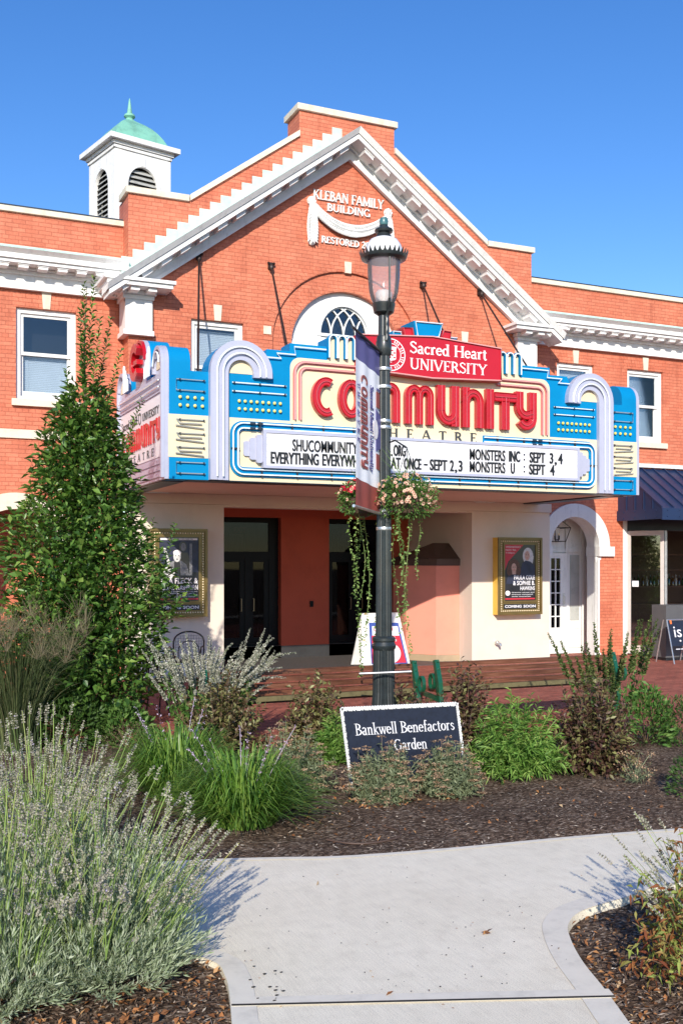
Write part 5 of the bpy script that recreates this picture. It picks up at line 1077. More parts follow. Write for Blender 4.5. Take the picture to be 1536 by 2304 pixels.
def grasstuft(u, v, r, h, n, lab):
    x, y = G(u, v, GZ); T = root('plume_grass', (x, y, GZ), lab, 'ornamental grass'); c = np.array([x, y, GZ]); a = rng.uniform(0, 6.283, n); r0 = .2 * np.sqrt(rng.random(n))
    base = c + np.stack([r0 * np.cos(a), r0 * np.sin(a), 0 * a], 1); R_ = r * rng.uniform(.2, 1.1, n); hh = h * rng.uniform(.5, 1.05, n); k = np.linspace(0, 1, 8)[None]
    pts = base[:, None] + np.stack([(R_[:, None] * k ** 1.6) * np.cos(a)[:, None], (R_[:, None] * k ** 1.6) * np.sin(a)[:, None], hh[:, None] * np.sin(k * rng.uniform(1.4, 2.1, n)[:, None])], 2)
    lf = LF(); lf.strips(pts, np.array([.006, .007, .007, .006, .005, .004, .003, .001])[None]); lf.build('blade', L_GRS, T)
    m = 90; sel = rng.permutation(n)[:m]; e = pts[sel, -1] + rng.normal(size=(m, 3)) * .05; e[:, 2] = h * rng.uniform(.8, 1.2, m); sp = LF()
    for q in range(30): p = e + rng.normal(size=(m, 3)) * [.07, .07, .07]; sp.strips(np.stack([e - [0, 0, .12], p], 1), .0022); sp.leaves(p, rdir(m), .012, .004)
    sp.build('plume', L_GPL, T)
grasstuft(40, 1690, .62, 1.25, 900, 'dark fine plume grass at the left edge in front of the tree')
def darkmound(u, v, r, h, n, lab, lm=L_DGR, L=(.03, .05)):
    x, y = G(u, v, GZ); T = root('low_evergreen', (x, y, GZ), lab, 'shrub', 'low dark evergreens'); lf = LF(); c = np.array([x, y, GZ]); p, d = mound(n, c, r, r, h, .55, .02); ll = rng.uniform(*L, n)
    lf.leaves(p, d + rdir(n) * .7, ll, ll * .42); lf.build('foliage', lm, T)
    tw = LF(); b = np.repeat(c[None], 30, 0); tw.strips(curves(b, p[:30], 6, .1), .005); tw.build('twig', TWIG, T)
darkmound(1525, 1672, .30, .50, 1300, 'low dark evergreen at the right edge, farther one beside the pavement')
darkmound(1452, 1672, .32, .62, 1300, 'dark green needle like tuft to the right of the purple bronze shrub', L_AGA, (.05, .08))
darkmound(1560, 1790, .22, .38, 600, 'low dark evergreen cut by the right edge, nearer one on the mulch')
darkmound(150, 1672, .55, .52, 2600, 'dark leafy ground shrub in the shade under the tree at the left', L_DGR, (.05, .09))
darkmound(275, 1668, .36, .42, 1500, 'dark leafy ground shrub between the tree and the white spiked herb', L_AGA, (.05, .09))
darkmound(300, 1700, .42, .34, 1400, 'low airy purple brown tuft under the tree, left of the bronze shrub', L_WEID, (.012, .022))
def nandina():
    x, y = D(1590, 4.7); T = root('autumn_shrub', (x, y, GZ), 'autumn coloured shrub with rusty and lime leaves at the right edge of the path', 'shrub'); c = np.array([x, y, GZ]); lf = LF(); tw = LF(); n = 64
    tip, d = mound(n, c, .44, .38, .82, .6, .1); base = c + (tip - c) * np.array([.15, .15, 0]); cv = curves(base, tip, 12, .2); tw.strips(cv, np.linspace(.007, .003, 12)[None])
    for k in range(6, 12):
        for q in range(4):
            f = rng.random((n, 1)); lf.leaves(cv[:, k - 1] * f + cv[:, k] * (1 - f) + rng.normal(size=(n, 3)) * .015, rdir(n) + [0, 0, -.1], rng.uniform(.04, .07, n), rng.uniform(.011, .018, n), droop=.25)
    lf.build('foliage', L_RED, T); tw.build('twig', TWIG, T)
nandina()
T_ = lavender(1660, 2190, .40, .42, 240, 110, (-.25, .05), 'lavender bush at the lower right edge with stalks leaning left over the mulch', .5, 1., .8)
x_, y_ = G(1425, 1760, GZ); T = root('dry_perennial', (x_, y_, GZ), 'small dry brown perennial with seed heads in front of the purple bronze shrub', 'plant'); lf = LF(); n = 26; c = np.array([x_, y_, GZ]); tip, d = mound(n, c, .22, .2, .36, .5, .1); cv = curves(np.repeat(c[None], n, 0), tip, 6, .1); lf.strips(cv, .004)
for q in range(8): lf.leaves(cv[:, 2 + q % 4], rdir(n), .05, .006)
lf.build('foliage', L_YAR, T); hd = LF()
for q in range(24): hd.leaves(tip[:12] + rng.normal(size=(12, 3)) * [.025, .025, .012], rdir(12), .016, .013)
hd.build('flower_head', L_YARF, T)
# mulch chips and fallen leaves -----------------------------------------
def inpath(x, y):
    r = x * CA - y * SA; d = x * SA + y * CA
    if d < .5: return np.zeros_like(x, bool)
PATHP = topE + rightC + leftC
def inside(px, py, poly):
    c = np.zeros(len(px), bool); n = len(poly)
    for i in range(n):
        (xa, ya), (xb, yb) = poly[i], poly[i - 1]
        c ^= ((ya > py) != (yb > py)) & (px < (xb - xa) * (py - ya) / (yb - ya + 1e-12) + xa)
    return c
def scatter(n, umin, umax, vmin, vmax, avoid=True):
    u = rng.uniform(umin, umax, n); v = rng.uniform(vmin, vmax, n); t = F * (H - GZ) / (v - 1268); s = (u - 768) / F; x, y = t * (CA * s + SA), t * (CA - SA * s)
    if avoid: k = ~inside(x, y, PATHP) & ~inside(x, y, pl); x, y = x[k], y[k]
    return x, y
def flat(x, y, L, W, z=.0, tilt=.25):
    n = len(x); a = rng.uniform(0, 6.283, n); d = np.stack([np.cos(a), np.sin(a), rng.normal(size=n) * tilt], 1); return np.stack([x, y, GZ + .012 * np.sin(3.1 * x + 1.3 * y) * np.sin(2.3 * y - .7 * x) + .01 * np.sin(9 * x) * np.sin(8 * y + x) + z + .012 * rng.random(n)], 1) - d * np.array([1, 1, 0]) * np.reshape(L, (-1, 1)) / 2, d
ch = LF(); x, y = scatter(26000, -500, 2100, 1690, 2420); L = rng.uniform(.012, .05, len(x)); p, d = flat(x, y, L, .01, .006); ch.leaves(p, d, L, rng.uniform(.004, .011, len(x)), N=np.array([0, 0, 1.]) + rng.normal(size=(len(x), 3)) * .35, fold=.05, wide=.5); props(ch.build('mulch_chips', L_CHIP), kind='stuff')
fl = LF()
for n, ub, vb in ((260, (260, 530), (2150, 2330)), (520, (1285, 1640), (2060, 2330)), (210, (600, 1500), (1740, 1890)), (70, (640, 900), (1800, 1900)), (60, (780, 1080), (1780, 1830)), (120, (-40, 330), (2240, 2330)), (40, (600, 720), (1780, 1830))):
    x, y = scatter(n, *ub, *vb); L = rng.uniform(.014, .046, len(x)); p, d = flat(x, y, L, .01, .015, .5); fl.leaves(p, d, L, L * rng.uniform(.3, .65, len(x)), N=np.array([0, 0, 1.]) + rng.normal(size=(len(x), 3)) * .5, fold=.3)
x, y = scatter(50, 450, 1500, 1920, 2300, False); k = inside(x, y, PATHP); x, y = x[k], y[k]; L = rng.uniform(.008, .02, len(x)); p, d = flat(x, y, L, .01, -GZ + .006, .1); fl.leaves(p, d, L, L * .5, N=np.array([0, 0, 1.]) + 0 * d)
for u, v in ((1095, 2100), (1085, 2106), (1104, 2103), (868, 2244), (712, 1995)): x, y = G(u, v); fl.leaves([[x, y, .008]], [[random.uniform(-1, 1), .3, .1]], .05, .018)
props(fl.build('fallen_leaves', L_FALL), kind='stuff')
sp = MB()
for k in range(60): x, y = G(random.uniform(540, 1300), random.uniform(1960, 2240)); sp.ball((x, y, .006), random.uniform(.0018, .0045), 5, (1.3, .9, .5))
for k in range(16): x, y = G(random.uniform(535, 640), random.uniform(2170, 2260)); sp.ball((x, y, .008), random.uniform(.003, .007), 5, (1.6, .8, .5))
props(sp.build('soil_crumbs', JOINT), kind='stuff')
x, y = G(905, 1905, 0); x0, y0 = G(800, 1905, GZ)
hs = MB(); pts = [G(u, v, GZ) for u, v in [(735, 1893), (790, 1902), (850, 1899), (898, 1886), (893, 1872), (860, 1862)]]; hs.tube([(a, b, GZ + .012) for a, b in smooth(pts, 5)], .007, 6); props(hs.build('irrigation_hose', BROWNR, None, smooth=True), 'dark irrigation hose lying curved on the mulch among dry leaves', 'hose')
# ================================================================== STREET LAMP
lx, ly = D(863, 10.74); ZT = ZD(490, 10.74)
LP = root('street_lamp', (lx, ly, 0), 'black fluted street lamp with clear glass lantern and white shade before the theatre', 'street lamp')
zd = lambda v: ZD(v, 10.74)
m = MB(); c = (lx, ly, 0)
m.lathe([(.17, GZ), (.17, .06), (.150, .10)], c, 32); m.lathe([(.150, .10), (.118, .55), (.112, zd(1457))], c, 48, .93); m.build('base', LAMPM, LP)
m = MB(); m.lathe([(.112, zd(1462)), (.125, zd(1458)), (.13, zd(1452)), (.118, zd(1447)), (.112, zd(1444)), (.122, zd(1441)), (.122, zd(1435)), (.105, zd(1432)), (.085, zd(1430))], c, 32); m.build('collar', LAMPM, LP, smooth=True)
m = MB(); m.lathe([(.088, zd(1432)), (.075, zd(1150)), (.066, zd(800))], c, 40, .92); m.build('pole', LAMPM, LP)
m = MB(); m.lathe([(.066, zd(802)), (.080, zd(798)), (.084, zd(770)), (.076, zd(766)), (.078, zd(762)), (.07, zd(757))], c, 24); m.build('collar', LAMPM, LP, smooth=True)
m = MB(); m.lathe([(.060, zd(768)), (.056, zd(710))], c, 32, .93); m.lathe([(.05, zd(712)), (.105, zd(704)), (.118, zd(690)), (.122, zd(684)), (.10, zd(682))], c, 28); m.build('pole', LAMPM, LP, smooth=True)
m = MB(); m.lathe([(.105, zd(684)), (.135, zd(672)), (.155, zd(655)), (.168, zd(625)), (.172, zd(590)), (.172, zd(576))], c, 32); o = m.build('lantern_globe', LGLASS, LP, smooth=True)
m = MB(); m.lathe([(.02, zd(684)), (.085, zd(682)), (.088, zd(660)), (.07, zd(655)), (.02, zd(654))], c, 20); m.build('lamp_socket', mat('frosted_refractor', (.72, .70, .67), .4, var=.1, vs=30), LP, smooth=True)
m = MB(); m.lathe([(.19, zd(588)), (.235, zd(584)), (.245, zd(578)), (.21, zd(574)), (.18, zd(574))], c, 36)
for k in range(30):
    a = 2 * math.pi * k / 30; a2 = 2 * math.pi * (k + .5) / 30; a3 = 2 * math.pi * (k + 1) / 30; q = lambda r_, aa, z: (lx + r_ * math.cos(aa), ly + r_ * math.sin(aa), z)
    m.add([q(.24, a, zd(582)), q(.24, a3, zd(582)), q(.262, a2, zd(566)), q(.232, a, zd(582)), q(.232, a3, zd(582)), q(.254, a2, zd(566))], [(0, 1, 2), (5, 4, 3), (0, 2, 5, 3), (1, 4, 5, 2)])
m.build('shade_rim', LAMPM, LP)
m = MB(); m.lathe([(.20, zd(576)), (.198, zd(565)), (.18, zd(552)), (.145, zd(541)), (.085, zd(535))], c, 32); m.build('lamp_shade', mat('opal_shade', (.82, .82, .84), .25, coat=.4, var=.03), LP, smooth=True)
m = MB(); m.lathe([(.095, zd(537)), (.075, zd(530)), (.062, zd(525)), (.09, zd(523)), (.098, zd(519)), (.09, zd(516)), (.06, zd(513)), (.045, zd(509)), (.04, zd(507))], c, 24); m.build('cap', LAMPM, LP, smooth=True)
m = MB(); m.lathe([(.042, zd(507)), (.046, zd(505)), (.046, zd(496)), (.038, zd(491)), (.02, zd(490))], c, 12); m.build('photocell', mat('teal_photocell', (.06, .16, .17), .3, coat=.4, var=.1), LP, smooth=True)
tocam = Vector((-lx, -ly, 0)).normalized(); rt = Vector((CA, -SA, 0))
m = MB(); b0 = Vector((lx, ly, 0)) + tocam * .175 + rt * .06; m.tube([b0 + Vector((0, 0, zd(576))), b0 + Vector((0, 0, zd(680)))], .011, 8)
pc = [Vector((lx, ly, 0)) + tocam * (.175 - .09 * min(1, k / 5)) + rt * (.06 - .03 * min(1, k / 6)) + Vector((.004 * math.sin(k * 2.), .004 * math.cos(k * 2.), zd(680 + k * 6))) for k in range(16)]; m.tube(pc, .014, 6); m.build('service_rod', LAMPM, LP, smooth=True)
m = MB()
for v in (832, 872, 949, 963, 1150, 1190): m.lathe([(.079, zd(v + 3)), (.081, zd(v)), (.079, zd(v - 4))], c, 24)
build_islands(m, 'steel_band', ALU, LP)
LP.rotation_euler = (R(.05), R(-.47) * CA, R(0)) if False else (0, 0, 0)
# banner ------------------------------------------------------------------
ax = Vector((D(804, 10.05)[0] - lx, D(804, 10.05)[1] - ly, 0)); BLn = ax.length; bd = ax.normalized()
zt_, zb_ = ZD(797, 10.74), ZD(1158, 10.74)
BN = root('street_banner', (lx, ly, zb_), 'long white and purple vertical theatre banner with maroon foot hung from the lamp post', 'banner')
m = MB(); L0 = Vector((lx, ly, 0)); m.tube([L0 + bd * .05 + Vector((0, 0, zt_)), L0 + bd * (BLn + .14) + Vector((0, 0, zt_ + .10))], .014, 8); m.build('top_rod', LAMPM, BN, smooth=True)
m = MB(); m.tube([L0 + bd * .05 + Vector((0, 0, zb_)), L0 + bd * (BLn + .10) + Vector((0, 0, zb_ + .05))], .016, 8); m.build('bottom_rod', ALU, BN, smooth=True)
bn = Vector((-bd.y, bd.x, 0))
if bn.x < 0: bn = -bn
# local x = away from viewer edge (outer -> pole), y = depth (away from the face), z up
MBn = Matrix(((-bd.x, -bn.x, 0, lx + bd.x * BLn), (-bd.y, -bn.y, 0, ly + bd.y * BLn), (-.085 / BLn, 0, 1, .085), (0, 0, 0, 1)))   # the cloth hangs a little askew
hB = zt_ - zb_; wB = BLn - .07
def sheet(z0, z1, name, mm):
    m = MB(MBn); n = 14; f = lambda i, z: .012 * math.sin(i * .9 + z * 2.) ; vs = []; fs = []; nz = 8
    for j in range(nz + 1):
        for i in range(n + 1): z = z0 + (z1 - z0) * j / nz; vs.append((wB * i / n, .02 + .006 * math.sin(i * 1.1 + z * 1.5), z))
    k = n + 1; fs = [(j * k + i, j * k + i + 1, j * k + i + k + 1, j * k + i + k) for j in range(nz) for i in range(n)]; q = len(vs)
    vs += [(a, b + .003, z) for a, b, z in vs]; fs += [tuple(q + t for t in f_[::-1]) for f_ in fs]; m.add(vs, fs); return m.build(name, mm, BN, smooth=True)
sheet(zt_ - .25, zt_ + .02, 'banner_head', PURP); bs = sheet(zb_ + .25, zt_ - .251, 'banner_cloth', BANW); sheet(zb_ - .02, zb_ + .249, 'banner_foot', MAROON)
# the writing runs down the cloth: word x -> -z, word z -> +x
MW = MBn @ Matrix(((0, 0, 1, 0), (0, 1, 0, 0), (-1, 0, 0, 0), (0, 0, 0, 1)))
zc0, zc1 = zb_ + .27, zt_ - .27; Lc = zc1 - zc0; a0 = -zc1
m = MB(MW); cx = a0 + .10; tot = sum(deco_paths(q)[0] for q in 'COMMUNITY')
for q in 'COMMUNITY': wd = deco_paths(q)[0] * (Lc - .2) / tot; deco(m, q, cx, cx + wd * .93, wB * .18, wB * .46, .008, .013, .22); cx += wd
m.build('banner_title', MAROON, bs)
m = MB(MW); serif(m, 'Sacred Heart University', a0 + .15, a0 + Lc - .12, wB * .56, wB * .70, .008, .013, .9); serif(m, 'THEATRE', a0 + .22, a0 + Lc - .35, wB * .05, wB * .13, .008, .013, track=.8); m.build('banner_lettering', PURP, bs)
m = MB(MW); xm = a0 + Lc * .5; m.plate([(xm - .22, wB * .80), (xm + .22, wB * .80), (xm + .17, wB * .99), (xm - .17, wB * .99)], .008, .013); m.plate([(xm - .44, wB * .84), (xm - .42, wB * .84), (xm - .42, wB * .98), (xm - .44, wB * .98)], .008, .013); build_islands(m, 'banner_emblem', PURP, bs)
m = MB(MW); m.plate([(xm - .40, wB * .82), (xm - .24, wB * .82), (xm - .24, wB * .95), (xm - .40, wB * .95)], .008, .013); m.plate([(xm + .24, wB * .82), (xm + .40, wB * .82), (xm + .40, wB * .95), (xm + .24, wB * .95)], .008, .013); build_islands(m, 'banner_emblem', MAROON, bs)
m = MB(MW); m.plate(ell(xm, wB * .78, .10, wB * .10), .0065, .0078); m.build('banner_emblem', PALEI, bs)
# hanging baskets ------------------------------------------------------------
def basket(u, d, v, r, lab, reds):
    x, y = D(u, d); z = ZD(v, d); T = root('flower_basket', (x, y, z), lab, 'hanging basket', 'hanging flower baskets'); c = np.array([x, y, z])
    b = MB(); b.lathe([(.04, -.20), (.14, -.16), (.19, -.06), (.20, 0.)], (x, y, z - .02), 16)
    A = Vector((lx, ly, z + .55)); top = Vector((x, y, z + .5)); b.build('pot', BROWNR, T, smooth=True)
    k_ = MB(); k_.tube([A, A * .5 + top * .5 + Vector((0, 0, .06)), top], .010, 6)
    for q in range(3): a = q * 2.09; k_.tube([top, (x + .19 * math.cos(a), y + .19 * math.sin(a), z)], .004, 4)
    k_.build('bracket', LAMPM, T)
    n = 2600; lf = LF(); p = c + rdir(n) * np.array([r, r, r * .78]) * (rng.random((n, 1)) ** .3) * (1 + .18 * np.sin(5 * rng.random((n, 1)) * 6)); p[:, 2] -= .02; k = p[:, 2] > z - r * .75; p = p[k]; n = len(p)
    lf.leaves(p, nrm(p - c) + rdir(n) * .7, rng.uniform(.025, .045, n), rng.uniform(.014, .024, n)); lf.build('foliage', L_AGA, T)
    def blooms(m, mm, sel=None, eye=True):
        fl = LF(); d = rdir(m); d[:, 2] = np.abs(d[:, 2]) * 1.1 - .45; d = nrm(d)
        if sel is not None: d = nrm(d * .5 + sel)
        q = c + d * np.array([r, r, r * .8]) * rng.uniform(.93, 1.08, (m, 1)); N = nrm(d + rng.normal(size=(m, 3)) * .35); s1 = nrm(np.cross(N, rdir(m))); s2 = np.cross(N, s1)
        for k in range(6): a = k * math.pi / 3; fl.leaves(q, s1 * math.cos(a) + s2 * math.sin(a) + N * .25, .022, .023, N=N, wide=.7, fold=.05)
        o = fl.build('flower', mm, T)
        if eye: ey = LF(); ey.leaves(q + N * .008 - s1 * .005, s1, .011, .011, N=N); ey.build('flower_eye', L_EYE, o)
    if reds: blooms(34, L_PETU); blooms(40, L_REDF, np.array([-.6, -.3, .45]), False)
    else: blooms(150, L_PETU)
    vn = LF(); st = LF()
    for k in range(6 if reds else 6):
        a = random.uniform(0, 6.28); rr = r * random.uniform(.2, .75); Ln = random.uniform(.55, 1.75) * (1.2 if reds else 1.1); m = int(Ln / .022); t = np.linspace(0, 1, m)
        px = x + rr * math.cos(a) + .03 * np.sin(t * 6 + a) + .02 * t; py = y + rr * math.sin(a) * .7 + 0 * t; pz = z - r * .4 - Ln * t; pt = np.stack([px, py, pz], 1); st.strips(pt[None], .004)
        for q in range(2): i = rng.random(m) > .35; nn = int(i.sum()); vn.leaves(pt[i], rdir(nn) * [1, 1, .4] + [0, 0, -.25], rng.uniform(.022, .042, nn), rng.uniform(.018, .032, nn), droop=.1)
    v_ = vn.build('trailing_vine', L_VINE, T); st.build('vine_stem', L_VINE, v_)
    sp = LF(); m = 14; b_ = np.repeat((c + [0, 0, .1])[None], m, 0); e = b_ + np.stack([rng.normal(size=m) * .22, rng.normal(size=m) * .15, rng.uniform(.25, .5, m)], 1); sp.strips(curves(b_, e, 6, .1), np.linspace(.007, .001, 6)[None]); sp.build('grass_blade', L_LIR, T)
basket(816, 10.95, 1118, .25, 'hanging basket with red and pink petunias and long vines on the left of the lamp', True)
basket(915, 10.6, 1116, .30, 'hanging basket full of pale pink petunias with trailing vines on the right of the lamp', False)
# ================================================================== BENCHES
BY = 10.12
def bench(x0, x1, lab, first=None):
    T = root('park_bench', ((x0 + x1) / 2, BY, 0), lab, 'bench', 'park benches along the plaza'); zt = .772
    for k in range(4): z = zt - k * .072; y = BY + .03 - .006 * k; m = MB(); m.box(x0 + .03, x1 - .03, y, y + .06, z - .050, z); m.build('back_slat', WOOD, T)
    m = MB(); m.box(x0 + .03, x1 - .03, BY - .02, BY + .03, zt - .32, zt - .27); m.build('back_slat', MOSS, T)
    for k in range(4): m = MB(); m.box(x0 + .03, x1 - .03, BY + .06 + k * .1, BY + .145 + k * .1, .42, .45); m.build('seat_slat', WOOD, T)
    for xe, sg in ((x0, -1), (x1, 1)):
        m = MB(Matrix(((0, 1, 0, xe - .03), (1, 0, 0, BY), (0, 0, 1, 0), (0, 0, 0, 1))))   # local x -> +Y, depth -> X
        m.ribbon([(-.02, .02), (-.06, .30), (-.035, .55), (.045, .80)], [.05, .06, .06, .05], 0, .055); m.ribbon([(.0, .36), (.2, .38), (.45, .40)], .045, 0.005, .055); m.ribbon([(.44, .4), (.46, .2), (.5, .02)], .055, 0, .06)
        m.ribbon(ell(-.145, .56, .055, .085, 18), .018, .01, .05, True) if sg > 0 else m.ribbon(ell(.13, .55, .055, .085, 18), .018, .01, .05, True)
        m.M = Matrix()
        for z in (.79, .70, .63, .56, .50): m.ball((xe, BY - .05 + (z - .5) * .2, z), .016, 7)
        m.build('end_frame', GREENM, T)
    return T
bench(3.05, 5.49, 'brown slatted park bench with green iron ends on the left, passing behind the lamp post')
bench(5.78, 8.28, 'brown slatted park bench with green iron ends to the right of the lamp post')
m = MB(); a = D(808, 10.5); b = D(925, 10.55); za = ZD(1516, 10.5); m.tube([(*a, za), (*b, ZD(1511, 10.55))], .012, 8); props(m.build('white_pole', ALU, None, smooth=True), 'thin white tube lying level along the bench back behind the lamp', 'pole')
# ================================================================== GARDEN SIGN
gy = 7.75; q = [P(u, v, gy) for u, v in ((767, 1593), (1026, 1581), (1049, 1760), (791, 1776))]
GS = root('garden_sign', (q[3][0], gy, GZ), 'tilted black garden sign with white scalloped border behind the yarrow', 'sign')
m = MB(); m.plate(q[::-1], gy, gy + .02); bd_ = m.build('board', BOARDB, GS)
ux = Vector((q[1][0] - q[0][0], q[1][1] - q[0][1])); uz = Vector((q[0][0] - q[3][0], q[0][1] - q[3][1]))
MG = Matrix(((ux.x, 0, uz.x, q[3][0]), (0, 1, 0, 0), (ux.y, 0, uz.y, q[3][1]), (0, 0, 0, 1)))      # unit square -> board
m = MB(MG); serif(m, 'Bankwell', .09, .445, .655, .80, gy - .004, gy, .62); serif(m, 'Benefactors', .475, .955, .655, .80, gy - .004, gy, .62); serif(m, 'Garden', .40, .69, .44, .58, gy - .004, gy, .62); m.build('sign_lettering', LBOARD, bd_)
m = MB(MG)
for k in range(44): t = (k + .5) / 44; m.plate([(t - .013, .962 + .008 * (k % 3)), (t + .006, .955), (t + .013, .978 + .006 * (k % 2)), (t + .004, 1.012), (t - .010, 1.006)], gy - .008, gy + .006)
for k in range(30):
    t = (k + .5) / 30
    for e in (.0, 1.): m.plate([(e - .010, t - .018), (e + .012, t - .014 + .006 * (k % 2)), (e + .008 + .004 * (k % 3), t + .015), (e - .008, t + .012)], gy - .008, gy + .006)
m.build('border', WHITE, GS)
m = MB()
for k in (3, 2): m.tube([(q[k][0] + .02, gy + .03, q[k][1] + .25), (q[k][0] + .03, gy + .03, GZ - .05)], .012, 6)
build_islands(m, 'stake', STEEL, GS)
# ================================================================== A-FRAMES, POSTERS, CHAIRS
def aframe():
    yb = 16.75; X = lambda u, v: P(u, v, yb); A = root('sidewalk_sign', (X(867, 1500)[0], yb, 0), 'white plastic folding sidewalk sign with a red and blue poster at the theatre entrance', 'sign')
    bl, br_, tr_, tl = X(812, 1500), X(923, 1498), X(908, 1381), X(826, 1381); n0 = X(886, 1381); 
    w0, w1 = tl[0], tr_[0]; zt = tl[1]; xm = (w0 + w1) / 2; ol = [bl, br_, (w1 + .01, zt - .02), (w1 - .02, zt), (xm + .14, zt), (xm + .12, zt - .1), (xm + .02, zt - .1), (xm - .0, zt), (w0 + .02, zt), (w0 - .01, zt - .02)]
    ol = [(a, max(0.004, b)) for a, b in ol]
    sh = Matrix(((1, 0, 0, 0), (0, 1, .22, yb - .0), (0, 0, 1, 0), (0, 0, 0, 1)))
    m = MB(sh); m.plate(ol, 0, .03); p = m.build('panel', WHITE, A)
    m = MB(Matrix(((1, 0, 0, 0), (0, 1, -.22, yb + .42), (0, 0, 1, 0), (0, 0, 0, 1)))); m.plate(ol, 0, .03); m.build('panel', WHITE, A)
    m = MB(sh); pa, pb, pc_, pd = X(836, 1494), X(917, 1493), X(905, 1402), X(839, 1402); m.plate([pa, pb, pc_, pd], -.006, -.001); m.build('poster_sheet', SCREENB, p)
    m = MB(sh); m.plate([X(843, 1440), X(905, 1440), X(903, 1410), X(845, 1410)], -.009, -.0065); ps = m.build('poster_panel', LBOARD, p)
    m = MB(sh); m.plate([X(838, 1492), X(914, 1491), X(905, 1431), X(842, 1431)], -.010, -.0065); rp = m.build('poster_panel', CRIM, p)
    m = MB(sh); cx, cz = X(878, 1470); m.plate(ell(cx, cz, .235, .19, 28), -.012, -.0105); m.build('poster_disc', LBOARD, p)
    m = MB(sh); x0 = X(848, 1420)[0]; x1 = X(891, 1420)[0]; z0, z1 = X(870, 1421)[1], X(870, 1413)[1]; cxx = x0
    for ch in 'COMMUNITY': wd = deco_paths(ch)[0] * (x1 - x0) / 6.96; deco(m, ch, cxx, cxx + wd * .9, z0, z1, -.012, -.0095); cxx += wd
    m.build('poster_title', REDS, p)
    m = MB(sh); z = X(870, 1435)[1]; m.text('ABOUT OUR', X(868, 1435)[0], X(895, 1435)[0], z - .028, z + .01, -.013, -.0105, .03); z = X(870, 1441)[1]; m.text('AND SHOWS', X(866, 1435)[0], X(897, 1435)[0], z - .03, z + .008, -.013, -.0105, .03); m.build('poster_lettering', LBOARD, p)
aframe()
